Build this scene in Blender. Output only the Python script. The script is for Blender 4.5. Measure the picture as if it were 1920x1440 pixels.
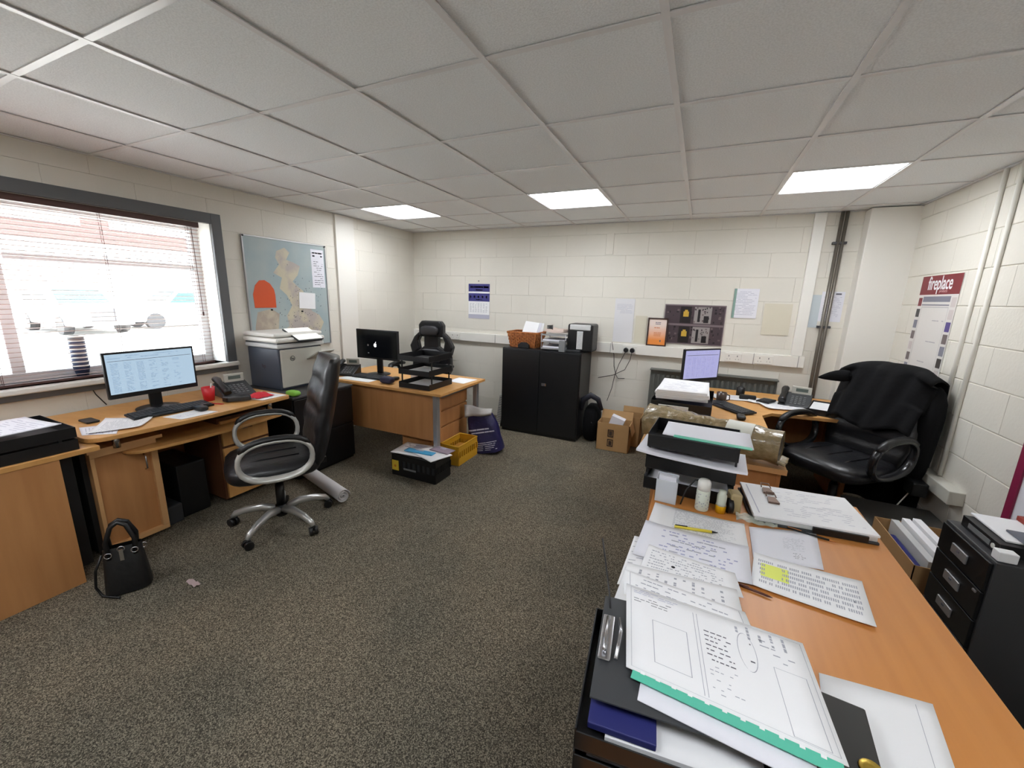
import bpy, bmesh, math, random
from mathutils import Vector, Matrix, Euler
random.seed(7)
for o in list(bpy.data.objects): bpy.data.objects.remove(o, do_unlink=True)
S = bpy.context.scene
COL = S.collection
PI = math.pi
V = Vector

# ------------------------------------------------------------------ camera
CH = 1.57
yaw, pitch, roll = -.4271, -.2145, .0277
cy, sy, cp, sp = math.cos(yaw), math.sin(yaw), math.cos(pitch), math.sin(pitch)
F = V((sy*cp, cy*cp, sp)); R0 = V((cy, -sy, 0)); U0 = R0.cross(F)
cr, sr = math.cos(roll), math.sin(roll)
RR = cr*R0 + sr*U0; UU = -sr*R0 + cr*U0
cd = bpy.data.cameras.new('camera'); cam = bpy.data.objects.new('camera', cd); COL.objects.link(cam)
cam.matrix_world = Matrix(((RR.x, UU.x, -F.x, 0), (RR.y, UU.y, -F.y, 0), (RR.z, UU.z, -F.z, CH), (0, 0, 0, 1)))
cd.sensor_width = 36; cd.lens = 36*754.1/1920; cd.clip_start = .02
S.camera = cam
# ------------------------------------------------------------------ light, exposure
w = bpy.data.worlds.new('sky'); S.world = w; w.use_nodes = True
bg = w.node_tree.nodes['Background']; bg.inputs[0].default_value = (.78, .90, 1, 1); bg.inputs[1].default_value = 6.2
S.view_settings.view_transform = 'Standard'; S.view_settings.look = 'None'
S.view_settings.gamma = 1; S.view_settings.use_curve_mapping = False
S.view_settings.exposure = 1.2
PANEL = 8.8
S.cycles.max_bounces = 14; S.cycles.diffuse_bounces = 10
sl_ = bpy.data.lights.new('sun', 'SUN'); sl_.energy = 22; sl_.angle = .01; sl_.color = (1, .97, .92)
sun = bpy.data.objects.new('sun', sl_); COL.objects.link(sun); sun.rotation_euler = (0, math.radians(38), math.radians(25))
pl = bpy.data.lights.new('window_daylight', 'AREA'); pl.shape = 'RECTANGLE'; pl.size = 2.2; pl.size_y = 1.2
pl.cycles.is_portal = True
plo = bpy.data.objects.new('window_daylight', pl); COL.objects.link(plo)
plo.location = (-3.9, .95, 1.5); plo.rotation_euler = (0, -PI/2, 0)

# ------------------------------------------------------------------ materials
def lin(c):
    return tuple((x/12.92 if x <= .04045 else ((x+.055)/1.055)**2.4) for x in [v/255 for v in c]) + (1,)
MATS = {}
def M(name, c=None, rough=.5, metal=0, var=None, bump=None, coords='Object', emit=None, alpha=None, trans=None, rnd=0, spec=.5, coat=0):
    if name in MATS: return MATS[name]
    m = bpy.data.materials.new(name); m.use_nodes = True; n = m.node_tree.nodes; L = m.node_tree.links
    b = n['Principled BSDF']; b.inputs['Base Color'].default_value = lin(c); b.inputs['Roughness'].default_value = rough
    b.inputs['Metallic'].default_value = metal; b.inputs['Specular IOR Level'].default_value = spec
    if coat: b.inputs['Coat Weight'].default_value = coat
    m.diffuse_color = lin(c)
    if coords == 'World':
        co = n.new('ShaderNodeNewGeometry').outputs['Position']
    else:
        co = n.new('ShaderNodeTexCoord').outputs['Object']
    colout = None
    def noise(scale, stretch, detail=3):
        t = n.new('ShaderNodeTexNoise'); t.inputs['Scale'].default_value = scale; t.inputs['Detail'].default_value = detail
        mp = n.new('ShaderNodeMapping'); mp.inputs['Scale'].default_value = stretch
        L.new(co, mp.inputs[0]); L.new(mp.outputs[0], t.inputs['Vector']); return t.outputs['Fac']
    if var:   # (scale, other colour, stretch, lo, hi)
        sc, c2, st, lo, hi = (list(var)+[None]*5)[:5]
        f = noise(sc, st or (1, 1, 1), 4)
        r = n.new('ShaderNodeValToRGB'); r.color_ramp.elements[0].position = lo if lo is not None else .35
        r.color_ramp.elements[1].position = hi if hi is not None else .65
        r.color_ramp.elements[0].color = lin(c); r.color_ramp.elements[1].color = lin(c2)
        L.new(f, r.inputs[0]); colout = r.outputs[0]
    if rnd:
        oi = n.new('ShaderNodeObjectInfo'); mr = n.new('ShaderNodeMapRange')
        mr.inputs['To Min'].default_value = 1-rnd; mr.inputs['To Max'].default_value = 1+rnd*.4
        L.new(oi.outputs['Random'], mr.inputs[0])
        h = n.new('ShaderNodeHueSaturation'); L.new(mr.outputs[0], h.inputs['Value'])
        if colout: L.new(colout, h.inputs['Color'])
        else: h.inputs['Color'].default_value = lin(c)
        colout = h.outputs[0]
    if colout: L.new(colout, b.inputs['Base Color'])
    if bump:  # scale, strength, distance
        f = noise(bump[0], (1, 1, 1), 3); bn = n.new('ShaderNodeBump')
        bn.inputs['Strength'].default_value = bump[1]; bn.inputs['Distance'].default_value = bump[2] if len(bump) > 2 else .002
        L.new(f, bn.inputs['Height']); L.new(bn.outputs[0], b.inputs['Normal'])
    if emit: b.inputs['Emission Color'].default_value = lin(emit[0]); b.inputs['Emission Strength'].default_value = emit[1]
    if trans is not None: b.inputs['Transmission Weight'].default_value = trans; b.inputs['IOR'].default_value = 1.3
    if alpha is not None: b.inputs['Alpha'].default_value = alpha
    MATS[name] = m; return m

wall_m = M('cream_wall_paint', (222, 218, 208), .62, var=(1.3, (214, 210, 200), (1, 1, 1), .3, .7), bump=(60, .35, .003), coords='World', rnd=.025)
mortar_m = M('painted_mortar', (208, 204, 192), .75, bump=(90, .4, .003), coords='World')
white_wall = M('smooth_white_paint', (224, 221, 214), .5, bump=(25, .2, .002), coords='World')
tile_m = M('ceiling_tile', (238, 241, 243), .85, var=(160, (226, 229, 231), None, .4, .62), bump=(220, .5, .002), coords='World', rnd=.02)
bar_m = M('ceiling_bar_white', (222, 221, 222), .3)
plast_w = M('white_plastic', (226, 224, 218), .4)
plast_k = M('black_plastic', (14, 14, 16), .42)
plast_dk = M('dark_grey_plastic', (52, 54, 57), .45)
plast_g = M('mid_grey_plastic', (120, 122, 124), .45)
plast_lg = M('light_grey_plastic', (196, 197, 196), .45)
beige_pl = M('beige_plastic', (190, 188, 178), .5)
leather = M('black_leather', (16, 16, 19), .36, bump=(14, .5, .01), var=(9, (26, 26, 30)))
fab_k = M('black_cloth', (13, 13, 15), .9, bump=(30, .4, .006), spec=.2)
chrome = M('brushed_chrome', (196, 196, 200), .24, 1)
silver = M('silver_paint', (178, 178, 180), .35, .7)
steel_k = M('black_steel', (11, 12, 15), .4)
steel_gk = M('dark_grey_steel', (58, 58, 60), .5)
paper = M('white_paper', (232, 232, 234), .7, bump=(8, .25, .004))
paper2 = M('soft_white_paper', (222, 222, 230), .7, bump=(6, .3, .004))
ink = M('grey_ink', (164, 166, 176), .8)
ink_d = M('dark_ink', (96, 96, 106), .8)
ink_b = M('blue_ink', (160, 163, 194), .8)
wood_o = M('orange_beech_laminate', (190, 124, 62), .38, var=(2.2, (200, 134, 70), (14, .8, 3), .3, .7))
wood_y = M('yellow_beech_laminate', (194, 142, 80), .42, var=(2.4, (206, 156, 94), (3, 10, 3), .3, .7))
wood_v = M('beech_laminate_panel', (176, 122, 74), .5, var=(2.2, (190, 136, 86), (9, 9, .9), .3, .7))
wood_e = M('beech_edge_band', (206, 160, 108), .5)
wood_dk = M('shaded_cabinet_interior_wood', (40, 30, 24), .7)
card = M('brown_cardboard', (168, 132, 88), .8, bump=(50, .2, .002), var=(3, (180, 144, 98)))
card_d = M('cardboard_print', (60, 44, 34), .8)
grey_trim = M('grey_painted_trim', (92, 94, 96), .5)
upvc = M('white_window_frame', (232, 234, 236), .4)
slat_m = M('whitewashed_blind_slat', (184, 158, 150), .5)
slat_e = M('brown_blind_wood', (84, 56, 50), .5)
green_tr = M('green_plastic_strip', (86, 186, 160), .35)
red_m = M('red_plastic', (206, 36, 44), .4)
rad_m = M('grey_radiator_enamel', (92, 94, 90), .5)
navy = M('navy_plastic_sack', (34, 32, 78), .38, bump=(18, .7, .012))
yellow_m = M('yellow_crate_plastic', (206, 156, 40), .45)
screen_w = M('lit_screen_white', (60, 70, 80), .3, emit=((160, 182, 200), .52))
screen_v = M('lit_screen_violet', (60, 60, 80), .3, emit=((150, 150, 190), .55))
screen_k = M('dark_screen', (10, 12, 15), .16)
glass_m = M('window_glass', (255, 255, 255), .02, alpha=.06)

# ------------------------------------------------------------------ mesh helper
class MB:
    def __init__(s): s.v = []; s.f = []; s.sm = []; s.mi = []
    def add(s, vs, fs, smooth=False, mi=0):
        n = len(s.v); s.v += [tuple(x) for x in vs]
        for f in fs: s.f.append([n+i for i in f]); s.sm.append(smooth); s.mi.append(mi)
        return s
    def box(s, x0, x1, y0, y1, z0, z1, mi=0, T=None):
        vs = [V((x, y, z)) for z in (z0, z1) for y in (y0, y1) for x in (x0, x1)]
        if T: vs = [T @ q for q in vs]
        return s.add(vs, [(0, 2, 3, 1), (4, 5, 7, 6), (0, 1, 5, 4), (2, 6, 7, 3), (0, 4, 6, 2), (1, 3, 7, 5)], False, mi)
    def chbox(s, x0, x1, y0, y1, z0, z1, c=.01, mi=0, T=None):   # vertical edges chamfered
        p = [(x0+c, y0), (x1-c, y0), (x1, y0+c), (x1, y1-c), (x1-c, y1), (x0+c, y1), (x0, y1-c), (x0, y0+c)]
        return s.prism(p, z0, z1, mi, T)
    def prism(s, p, z0, z1, mi=0, T=None, smooth=False):
        n = len(p); vs = [V((a, b, z0)) for a, b in p]+[V((a, b, z1)) for a, b in p]
        if T: vs = [T @ q for q in vs]
        s.add(vs, [tuple(range(n))[::-1], tuple(range(n, 2*n))], False, mi)
        n0 = len(s.v)-2*n
        for i in range(n): s.f.append([n0+i, n0+(i+1) % n, n0+n+(i+1) % n, n0+n+i]); s.sm.append(smooth); s.mi.append(mi)
        return s
    def cyl(s, a, b, r, r2=None, n=12, mi=0, cap=True):
        return s.tube([a, b], [r, r if r2 is None else r2], n, mi, cap)
    def tube(s, pts, r, n=8, mi=0, cap=True, closed=False, sq=None, up=None):
        pts = [V(p) for p in pts]; m = len(pts)
        rs = r if isinstance(r, (list, tuple)) else [r]*m
        n0 = len(s.v); prev = None
        for i, p in enumerate(pts):
            if closed: d = pts[(i+1) % m]-pts[i-1]
            else: d = pts[min(i+1, m-1)]-pts[max(i-1, 0)]
            if d.length < 1e-9: d = V((0, 0, 1))
            d.normalize()
            if prev is None:
                a = V(up) if up else (V((0, 0, 1)) if abs(d.z) < .9 else V((1, 0, 0)))
            else: a = prev
            a = (a-d*a.dot(d)).normalized(); prev = a; b = d.cross(a)
            ra, rb = rs[i], rs[i]*(sq or 1)
            for k in range(n):
                t = 2*PI*(k+.5)/n; s.v.append(tuple(p+a*math.cos(t)*ra+b*math.sin(t)*rb))
        for i in range(m if closed else m-1):
            for k in range(n):
                a0 = n0+i*n+k; a1 = n0+i*n+(k+1) % n; j = (i+1) % m; b0 = n0+j*n+k; b1 = n0+j*n+(k+1) % n
                s.f.append([a0, a1, b1, b0]); s.sm.append(n > 4); s.mi.append(mi)
        if cap and not closed:
            s.f.append([n0+k for k in range(n)][::-1]); s.f.append([n0+(m-1)*n+k for k in range(n)]); s.sm += [False]*2; s.mi += [mi]*2
        return s
    def lathe(s, prof, n=20, mi=0, T=None, c=(0, 0)):
        n0 = len(s.v)
        for r, z in prof:
            for k in range(n):
                q = V((c[0]+r*math.cos(2*PI*k/n), c[1]+r*math.sin(2*PI*k/n), z)); s.v.append(tuple(T @ q if T else q))
        for i in range(len(prof)-1):
            for k in range(n):
                s.f.append([n0+i*n+k, n0+i*n+(k+1) % n, n0+(i+1)*n+(k+1) % n, n0+(i+1)*n+k]); s.sm.append(True); s.mi.append(mi)
        if prof[0][0] > 1e-6: s.f.append([n0+k for k in range(n)][::-1]); s.sm.append(False); s.mi.append(mi)
        if prof[-1][0] > 1e-6: s.f.append([n0+(len(prof)-1)*n+k for k in range(n)]); s.sm.append(False); s.mi.append(mi)
        return s
    def grid(s, fn, nu, nv, mi=0, smooth=True, closed_u=False):
        n0 = len(s.v)
        for j in range(nv+1):
            for i in range(nu+1): s.v.append(tuple(fn(i/nu, j/nv)))
        for j in range(nv):
            for i in range(nu):
                a = n0+j*(nu+1)+i; s.f.append([a, a+1, a+nu+2, a+nu+1]); s.sm.append(smooth); s.mi.append(mi)
        return s
    def build(s, name, mats, parent=None, bevel=0, solid=0, sub=0, loc=None, rot=None, segs=2):
        me = bpy.data.meshes.new(name); me.from_pydata(s.v, [], s.f)
        for m in (mats if isinstance(mats, (list, tuple)) else [mats]): me.materials.append(m)
        me.polygons.foreach_set('use_smooth', s.sm); me.polygons.foreach_set('material_index', s.mi)
        bm = bmesh.new(); bm.from_mesh(me); bmesh.ops.recalc_face_normals(bm, faces=bm.faces); bm.to_mesh(me); bm.free()
        o = bpy.data.objects.new(name, me); COL.objects.link(o)
        if parent: o.parent = parent
        if loc: o.location = loc
        if rot: o.rotation_euler = rot
        if solid: d = o.modifiers.new('s', 'SOLIDIFY'); d.thickness = solid; d.offset = 0
        if sub: d = o.modifiers.new('u', 'SUBSURF'); d.levels = sub; d.render_levels = sub
        if bevel: d = o.modifiers.new('b', 'BEVEL'); d.width = bevel; d.segments = segs; d.limit_method = 'ANGLE'; d.angle_limit = .7
        return o
def BX(*a, **k): return MB().box(*a, **k)
def tag(o, label=None, cat=None, group=None, kind=None):
    for k, v in (('label', label), ('category', cat), ('group', group), ('kind', kind)):
        if v: o[k] = v
    return o
def thing(name, label, cat, loc=(0, 0, 0), rz=0, group=None):
    o = bpy.data.objects.new(name, None); COL.objects.link(o); o.location = loc; o.rotation_euler = (0, 0, rz); o.empty_display_size = .1
    return tag(o, label, cat, group)
def struct(o): o['kind'] = 'structure'; return o
def emp(name, loc=(0, 0, 0), rz=0):
    o = bpy.data.objects.new(name, None); COL.objects.link(o); o.location = loc; o.rotation_euler = (0, 0, rz); return o
def copy_tree(o, parent=None):
    c = o.copy(); COL.objects.link(c)
    if parent: c.parent = parent
    for ch in list(o.children): copy_tree(ch, c)
    return c
def cushion(cx, cy, cz, sx, sy, sz, nu=8, puff=.5, T=None):
    """soft rounded slab (superellipsoid)"""
    m = MB(); rows = 10; cols = 20; vs = []; n0 = 0
    def sg(a, e): return math.copysign(abs(a)**e, a)
    for j in range(rows+1):
        p = -PI/2+PI*j/rows
        for i in range(cols):
            t = 2*PI*i/cols
            q = V((cx+sx/2*sg(math.cos(p), puff)*sg(math.cos(t), .45), cy+sy/2*sg(math.cos(p), puff)*sg(math.sin(t), .45), cz+sz/2*sg(math.sin(p), .8)))
            vs.append(T @ q if T else q)
    fs = [(j*cols+i, j*cols+(i+1) % cols, (j+1)*cols+(i+1) % cols, (j+1)*cols+i) for j in range(rows) for i in range(cols)]
    m.add(vs, fs, True); return m

# ------------------------------------------------------------------ room shell
XL, XR, YB, YF, ZC = -3.65, 1.53, 4.65, -2.2, 2.374
carpet = bpy.data.materials.new('flecked_carpet'); carpet.use_nodes = True
n = carpet.node_tree.nodes; L = carpet.node_tree.links; b = n['Principled BSDF']; b.inputs['Roughness'].default_value = .95; b.inputs['Specular IOR Level'].default_value = .15
g = n.new('ShaderNodeNewGeometry')
t1 = n.new('ShaderNodeTexNoise'); t1.inputs['Scale'].default_value = 150; t1.inputs['Detail'].default_value = 5; t1.inputs['Roughness'].default_value = .75
t2 = n.new('ShaderNodeTexNoise'); t2.inputs['Scale'].default_value = 1.6; t2.inputs['Detail'].default_value = 3
for t in (t1, t2): L.new(g.outputs['Position'], t.inputs['Vector'])
r = n.new('ShaderNodeValToRGB'); e = r.color_ramp.elements
e[0].position = .26; e[0].color = lin((44, 40, 33)); e[1].position = .74; e[1].color = lin((156, 147, 130))
e2 = r.color_ramp.elements.new(.5); e2.color = lin((92, 86, 75))
r2 = n.new('ShaderNodeValToRGB'); r2.color_ramp.elements[0].color = (.80, .82, .82, 1); r2.color_ramp.elements[1].color = (1.05, 1.02, .98, 1)
r2.color_ramp.elements[0].position = .38; r2.color_ramp.elements[1].position = .62
mx = n.new('ShaderNodeMix'); mx.data_type = 'RGBA'; mx.blend_type = 'MULTIPLY'; mx.inputs[0].default_value = 1
vo = n.new('ShaderNodeTexVoronoi'); vo.inputs['Scale'].default_value = 300; L.new(g.outputs['Position'], vo.inputs['Vector'])
sp_ = n.new('ShaderNodeSeparateColor'); L.new(vo.outputs['Color'], sp_.inputs[0])
ma = n.new('ShaderNodeMath'); ma.operation = 'MULTIPLY_ADD'; ma.inputs[1].default_value = .42; L.new(sp_.outputs[0], ma.inputs[0])
mb_ = n.new('ShaderNodeMath'); mb_.operation = 'MULTIPLY'; mb_.inputs[1].default_value = .58; L.new(t1.outputs['Fac'], mb_.inputs[0]); L.new(mb_.outputs[0], ma.inputs[2])
L.new(ma.outputs[0], r.inputs[0]); L.new(t2.outputs['Fac'], r2.inputs[0]); L.new(r.outputs[0], mx.inputs[6]); L.new(r2.outputs[0], mx.inputs[7])
L.new(mx.outputs[2], b.inputs['Base Color'])
bp = n.new('ShaderNodeBump'); bp.inputs['Strength'].default_value = .5; bp.inputs['Distance'].default_value = .006
L.new(t1.outputs['Fac'], bp.inputs['Height']); L.new(bp.outputs[0], b.inputs['Normal'])
struct(BX(XL-.3, XR+.3, YF-.2, YB+.3, -.12, 0).build('floor', carpet))

# walls: a backing slab at the joint depth, blocks proud of it
def block_mesh(w, h, mat, gap=.004, d=.012, c=.003, gv=None):
    # face in local x (width), z (height), proud towards -y
    g_ = gap/2; v_ = g_ if gv is None else gv/2; x0, x1, z0, z1 = v_, w-v_, g_, h-g_
    c = min(c, gap*.8)
    if x1-x0 < 4*c or z1-z0 < 4*c: return None
    vs = [(x0, 0, z0), (x1, 0, z0), (x1, 0, z1), (x0, 0, z1), (x0, -d+c, z0), (x1, -d+c, z0), (x1, -d+c, z1), (x0, -d+c, z1),
          (x0+c, -d, z0+c), (x1-c, -d, z0+c), (x1-c, -d, z1-c), (x0+c, -d, z1-c)]
    fs = [(8, 9, 10, 11)]+[(a, (a+1) % 4, 4+(a+1) % 4, 4+a) for a in range(4)]+[(4+a, 4+(a+1) % 4, 8+(a+1) % 4, 8+a) for a in range(4)]
    me = bpy.data.meshes.new('block'); me.from_pydata(vs, [], fs); me.materials.append(mat)
    bm = bmesh.new(); bm.from_mesh(me); bmesh.ops.recalc_face_normals(bm, faces=bm.faces)
    for f in bm.faces:
        if f.normal.y > .5: f.normal_flip()
    bm.to_mesh(me); bm.free()
    return me
def blocks(parent, u0, u1, z0, z1, frame, holes=(), phase=0, gap=.004, vary=.002, gv=None):
    """frame(u) -> (location base, rotation z); face is set along local x"""
    cache = {}
    k = int(math.floor((z0-.012)/.225))
    while .012+k*.225 < z1:
        za, zb = max(z0, .012+k*.225), min(z1, .012+(k+1)*.225)
        off = phase+(.225 if k % 2 else 0); u = u0-((u0-off) % .45)
        while u < u1:
            ua, ub = max(u, u0), min(u+.45, u1)
            rects = [(ua, ub, za, zb)]
            for (h0, h1, h2, h3) in holes:
                out = []
                for (a, b_, c, d) in rects:
                    if b_ <= h0 or a >= h1 or d <= h2 or c >= h3: out.append((a, b_, c, d)); continue
                    if a < h0: out.append((a, h0, c, d))
                    if b_ > h1: out.append((h1, b_, c, d))
                    m0, m1 = max(a, h0), min(b_, h1)
                    if c < h2: out.append((m0, m1, c, h2))
                    if d > h3: out.append((m0, m1, h3, d))
                rects = out
            for (a, b_, c, d) in rects:
                w_, h_ = round(b_-a, 4), round(d-c, 4)
                if (w_, h_) not in cache: cache[(w_, h_)] = block_mesh(w_, h_, wall_m, gap, gv=gv)
                me = cache[(w_, h_)]
                if me is None: continue
                o = bpy.data.objects.new('block', me); COL.objects.link(o); o.parent = parent
                loc, rz = frame(a, random.uniform(0, vary)); o.location = (loc[0], loc[1], c); o.rotation_euler = (0, 0, rz)
            u += .45
        k += 1
wb = struct(BX(XL-.3, XR+.3, YB+.0015, YB+.2, 0, ZC+.1).build('wall_back', mortar_m))
blocks(wb, XL, XR, 0, ZC, lambda u, p: ((u, YB+.010-p), 0), phase=.1, gap=.002, vary=.0022, gv=.0006)
wr = struct(BX(XR+.003, XR+.2, YF, YB, 0, ZC+.1).build('wall_right', mortar_m))
blocks(wr, -YB, 0, 0, ZC, lambda u, p: ((XR+.010-p, -u), -PI/2), phase=.18, gap=.005, vary=.0003, gv=.0001)
WY0, WY1, WZ0, WZ1 = -.15, 2.085, .955, 2.075
wl = MB()
wl.box(XL-.25, XL-.0015, YF, WY0, 0, ZC+.1).box(XL-.25, XL-.0015, WY1, YB, 0, ZC+.1).box(XL-.25, XL-.0015, WY0, WY1, 0, WZ0).box(XL-.25, XL-.0015, WY0, WY1, WZ1, ZC+.1)
wl = struct(wl.build('wall_left', mortar_m))
blocks(wl, 0, YB, 0, ZC, lambda u, p: ((XL-.010+p, u), PI/2), holes=[(WY0, WY1, WZ0, WZ1)], phase=.05, gap=.0015, vary=.0012, gv=.0005)
struct(BX(XL-.2, XR+.2, YF-.2, YF, 0, ZC+.1).build('wall_front', white_wall))

# ceiling
cl = struct(BX(XL-.3, XR+.3, YF-.2, YB+.3, ZC+.05, ZC+.14).build('ceiling', mortar_m))
GX, GY = -2.588, .8163
xs = [GX+.6*i for i in range(-1, 7)]; ys = [GY+.6*j for j in range(-5, 7)]
LIT = [(-1, 4), (2, 4), (5, 4), (-1, -2), (2, -2), (5, -2)]
tc = {}
def span(l, i, lo, hi): return (max(lo, l+.6*i), min(hi, l+.6*(i+1)))
for i in range(-2, 7):
    for j in range(-6, 7):
        if (i, j) in LIT: continue
        x0, x1 = span(GX, i, XL, XR); y0, y1 = span(GY, j, YF, YB)
        if x1-x0 < .02 or y1-y0 < .02: continue
        k = (round(x1-x0, 3), round(y1-y0, 3))
        if k not in tc:
            t = BX(.004, k[0]-.004, .004, k[1]-.004, 0, .014).build('ceiling_tile', tile_m); tc[k] = t.data
        else: t = bpy.data.objects.new('ceiling_tile', tc[k]); COL.objects.link(t)
        t.parent = cl; t.location = (x0, y0, ZC+.006+random.uniform(0, .0015))
for x in xs:
    m = BX(x-.012, x+.012, YF, YB, ZC, ZC+.004); m.box(x-.0015, x+.0015, YF, YB, ZC+.004, ZC+.04); m.build('grid_bar', bar_m, cl)
for y in ys:
    m = BX(XL, XR, y-.012, y+.012, ZC+.001, ZC+.005); m.box(XL, XR, y-.0015, y+.0015, ZC+.004, ZC+.04); m.build('grid_bar', bar_m, cl)
BX(XL, XL+.02, YF, YB, ZC-.002, ZC+.003).build('edge_angle', bar_m, cl); BX(XR-.02, XR, YF, YB, ZC-.002, ZC+.003).build('edge_angle', bar_m, cl)
BX(XL, XR, YB-.02, YB, ZC-.002, ZC+.003).build('edge_angle', bar_m, cl)
led = M('led_panel_glow', (255, 255, 255), .5, emit=((246, 250, 255), PANEL))
where = ['leftmost square ceiling light, nearest the far left corner', 'middle square ceiling light of the far row', 'rightmost square ceiling light, largest in the far row']
for q, (i, j) in enumerate(LIT):
    x, y = GX+.6*i, GY+.6*j
    t = thing('ceiling_light', ('flat white lit ceiling panel, '+where[q]) if q < 3 else 'flat white lit ceiling panel in the row behind the camera', 'ceiling light', (x+.3, y+.3, ZC), 0, None if q < 3 else 'panels behind the camera')
    m = MB()
    for a in ((-.29, .29, -.29, -.278), (-.29, .29, .278, .29), (-.29, -.278, -.278, .278), (.278, .29, -.278, .278)): m.box(*a, .004, .02)
    m.build('frame', bar_m, t); BX(-.278, .278, -.278, .278, .008, .014).build('diffuser', led, t)

# window
wn = struct(emp('window_1', (XL, 0, 0)))
m = MB()   # reveal lining
m.box(-.25, -.0005, WY1-.006, WY1-.001, WZ0, WZ1).box(-.25, -.0005, WY0+.001, WY0+.006, WZ0, WZ1).box(-.25, -.0005, WY0, WY1, WZ1-.006, WZ1-.001)
m.build('reveal', white_wall, wn)
BX(-.26, .055, WY0-.04, WY1+.075, WZ0-.035, WZ0).build('window_sill', plast_w, wn, bevel=.008)
BX(0, .03, WY1-.004, WY1+.07, WZ0-.06, WZ1+.075).build('trim', grey_trim, wn, bevel=.003)
BX(0, .03, WY0-.07, WY1-.006, WZ1-.004, WZ1+.075).build('trim', grey_trim, wn, bevel=.003)
BX(0, .028, WY0-.07, WY1+.075, WZ0-.075, WZ0-.036).build('trim', grey_trim, wn, bevel=.003)
fx = -.21
for (a, b_, c, d) in ((WY0, WY1, WZ0, WZ0+.06), (WY0, WY1, WZ1-.06, WZ1), (WY0, WY0+.06, WZ0+.06, WZ1-.06), (WY1-.06, WY1, WZ0+.06, WZ1-.06), (.93, .99, WZ0+.06, WZ1-.06)):
    BX(fx-.03, fx+.03, a, b_, c, d).build('window_frame', upvc, wn, bevel=.004)
BX(fx-.022, fx+.022, 1.0, WY1-.06, 1.71, 1.75).build('transom', upvc, wn, bevel=.004)
for (a, b_) in ((WY0+.06, .93), (.99, WY1-.06)): BX(fx-.004, fx+.004, a, b_, WZ0+.06, WZ1-.06).build('pane', glass_m, wn)

# blind
bl = thing('venetian_blind', 'brown wooden venetian blind with open slats across the window', 'blind', (XL-.035, 0, 0))
by0, by1 = WY0+.03, 2.005
BX(-.03, .03, by0, by1, WZ1-.045, WZ1-.004).build('headrail', slat_e, bl, bevel=.003)
nsl = 37; zt, zbt = WZ1-.065, WZ0+.035
th = .16
for k in range(nsl):
    z = zt-(zt-zbt)*k/(nsl-1)
    T = Matrix.Translation((0, 0, z)) @ Matrix.Rotation(-th, 4, 'Y')
    m = MB(); bend = 0
    if k == 0:
        sl = BX(-.0125, .0125, by0, by1, -.0012, .0012, 0); me_o = sl.build('slat', slat_m, bl); me = me_o.data; o = me_o
    else: o = bpy.data.objects.new('slat', me); COL.objects.link(o); o.parent = bl
    o.location = (0, 0, z); o.rotation_euler = (0, -th+random.uniform(-.03, .03), 0)
BX(-.014, .014, by0, by1, zbt-.032, zbt-.016).build('bottom_rail', slat_e, bl, bevel=.002)
for y in (.25, .85, 1.42, 1.93):
    m = MB()
    for dx in (-.0145, .0145): m.box(dx-.0008, dx+.0008, y-.0012, y+.0012, zbt-.02, zt+.02)
    m.build('ladder_cord', slat_e, bl)
MB().cyl((.025, 1.95, WZ1-.05), (.03, 1.955, 1.38), .0025, n=6).cyl((.03, 1.955, 1.38), (.03, 1.955, 1.35), .006, n=8).build('tilt_wand', slat_e, bl)

# mouldings, trunking, pipes on the walls
def simple(name, label, cat, mb, mat, bevel=0, group=None, **k):
    return tag(mb.build(name, mat, None, bevel, **k), label, cat, group)
struct(BX(XL-.002, XL+.03, 3.315, 3.57, 0, ZC-.003).build('trim_1', white_wall, None, .004))
struct(BX(1.2, XR+.01, 4.50, YB, 0, ZC-.003).build('trim_2', white_wall, None, .006))
# dado trunking
t = thing('dado_trunking', 'long white plastic cable trunking along the back wall at waist height', 'trunking', (0, YB, 0))
BX(-3.64, .95, -.05, .002, .975, 1.085).build('channel', plast_w, t, bevel=.004)
for x in (-3.2, -2.35, -.88, -.1, .53, .9): BX(x-.002, x+.002, -.053, -.049, .975, 1.085).build('joint', plast_g, t)
BX(.835, .925, -.045, .002, 1.086, ZC-.004).build('riser', plast_w, t, bevel=.004)
for lab, x in (('left', -2.95), ('mid', -.67), ('r1', .35), ('r2', .62)):
    s = BX(x-.075, x+.075, -.058, -.05, .985, 1.07).build('socket', plast_w, t, bevel=.003)
    mm = MB()
    for dx in (-.038, .038):
        mm.box(x+dx-.004, x+dx+.004, -.0595, -.0575, 1.035, 1.05).box(x+dx-.016, x+dx-.01, -.0595, -.0575, 1.008, 1.014).box(x+dx+.01, x+dx+.016, -.0595, -.0575, 1.008, 1.014)
    mm.build('socket_holes', plast_g, s)
for q, x in enumerate((-.705, -.637)):
    p = thing('plug', 'black round mains plug with cable, %s of the two beside the metal cabinet' % ('left' if q == 0 else 'right'), 'plug', (x, YB-.059, 1.02))
    MB().cyl((0, 0, 0), (0, -.035, 0), .028, .022, 14).build('plug_body', plast_k, p)
    pts = [(0, -.03, -.02)]; e = [(-.06, -.02, -.16), (-.10, -.01, -.30), (-.12, -.01, -.45), (-.16, -.03, -.60)] if q == 0 else [(-.01, -.02, -.1), (-.06, -.02, -.22), (-.19, .02, -.30), (-.36, .02, -.35)]
    MB().tube(pts+e, .0035, 6).build('cable', plast_k, p)
simple('power_cable', 'thin black cable running down the wall from the desktop shredder', 'cable', MB().tube([(-.86, 4.56, 1.1), (-.84, 4.63, .95), (-.83, 4.63, .82), (-.80, 4.63, .72), (-.77, 4.63, .68), (-.70, 4.63, .69)], .0035, 6), plast_k)
t = thing('wall_pipe', 'twin dull steel pipes running floor to ceiling beside the boxed corner', 'pipe', (1.05, YB-.04, 0))
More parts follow.
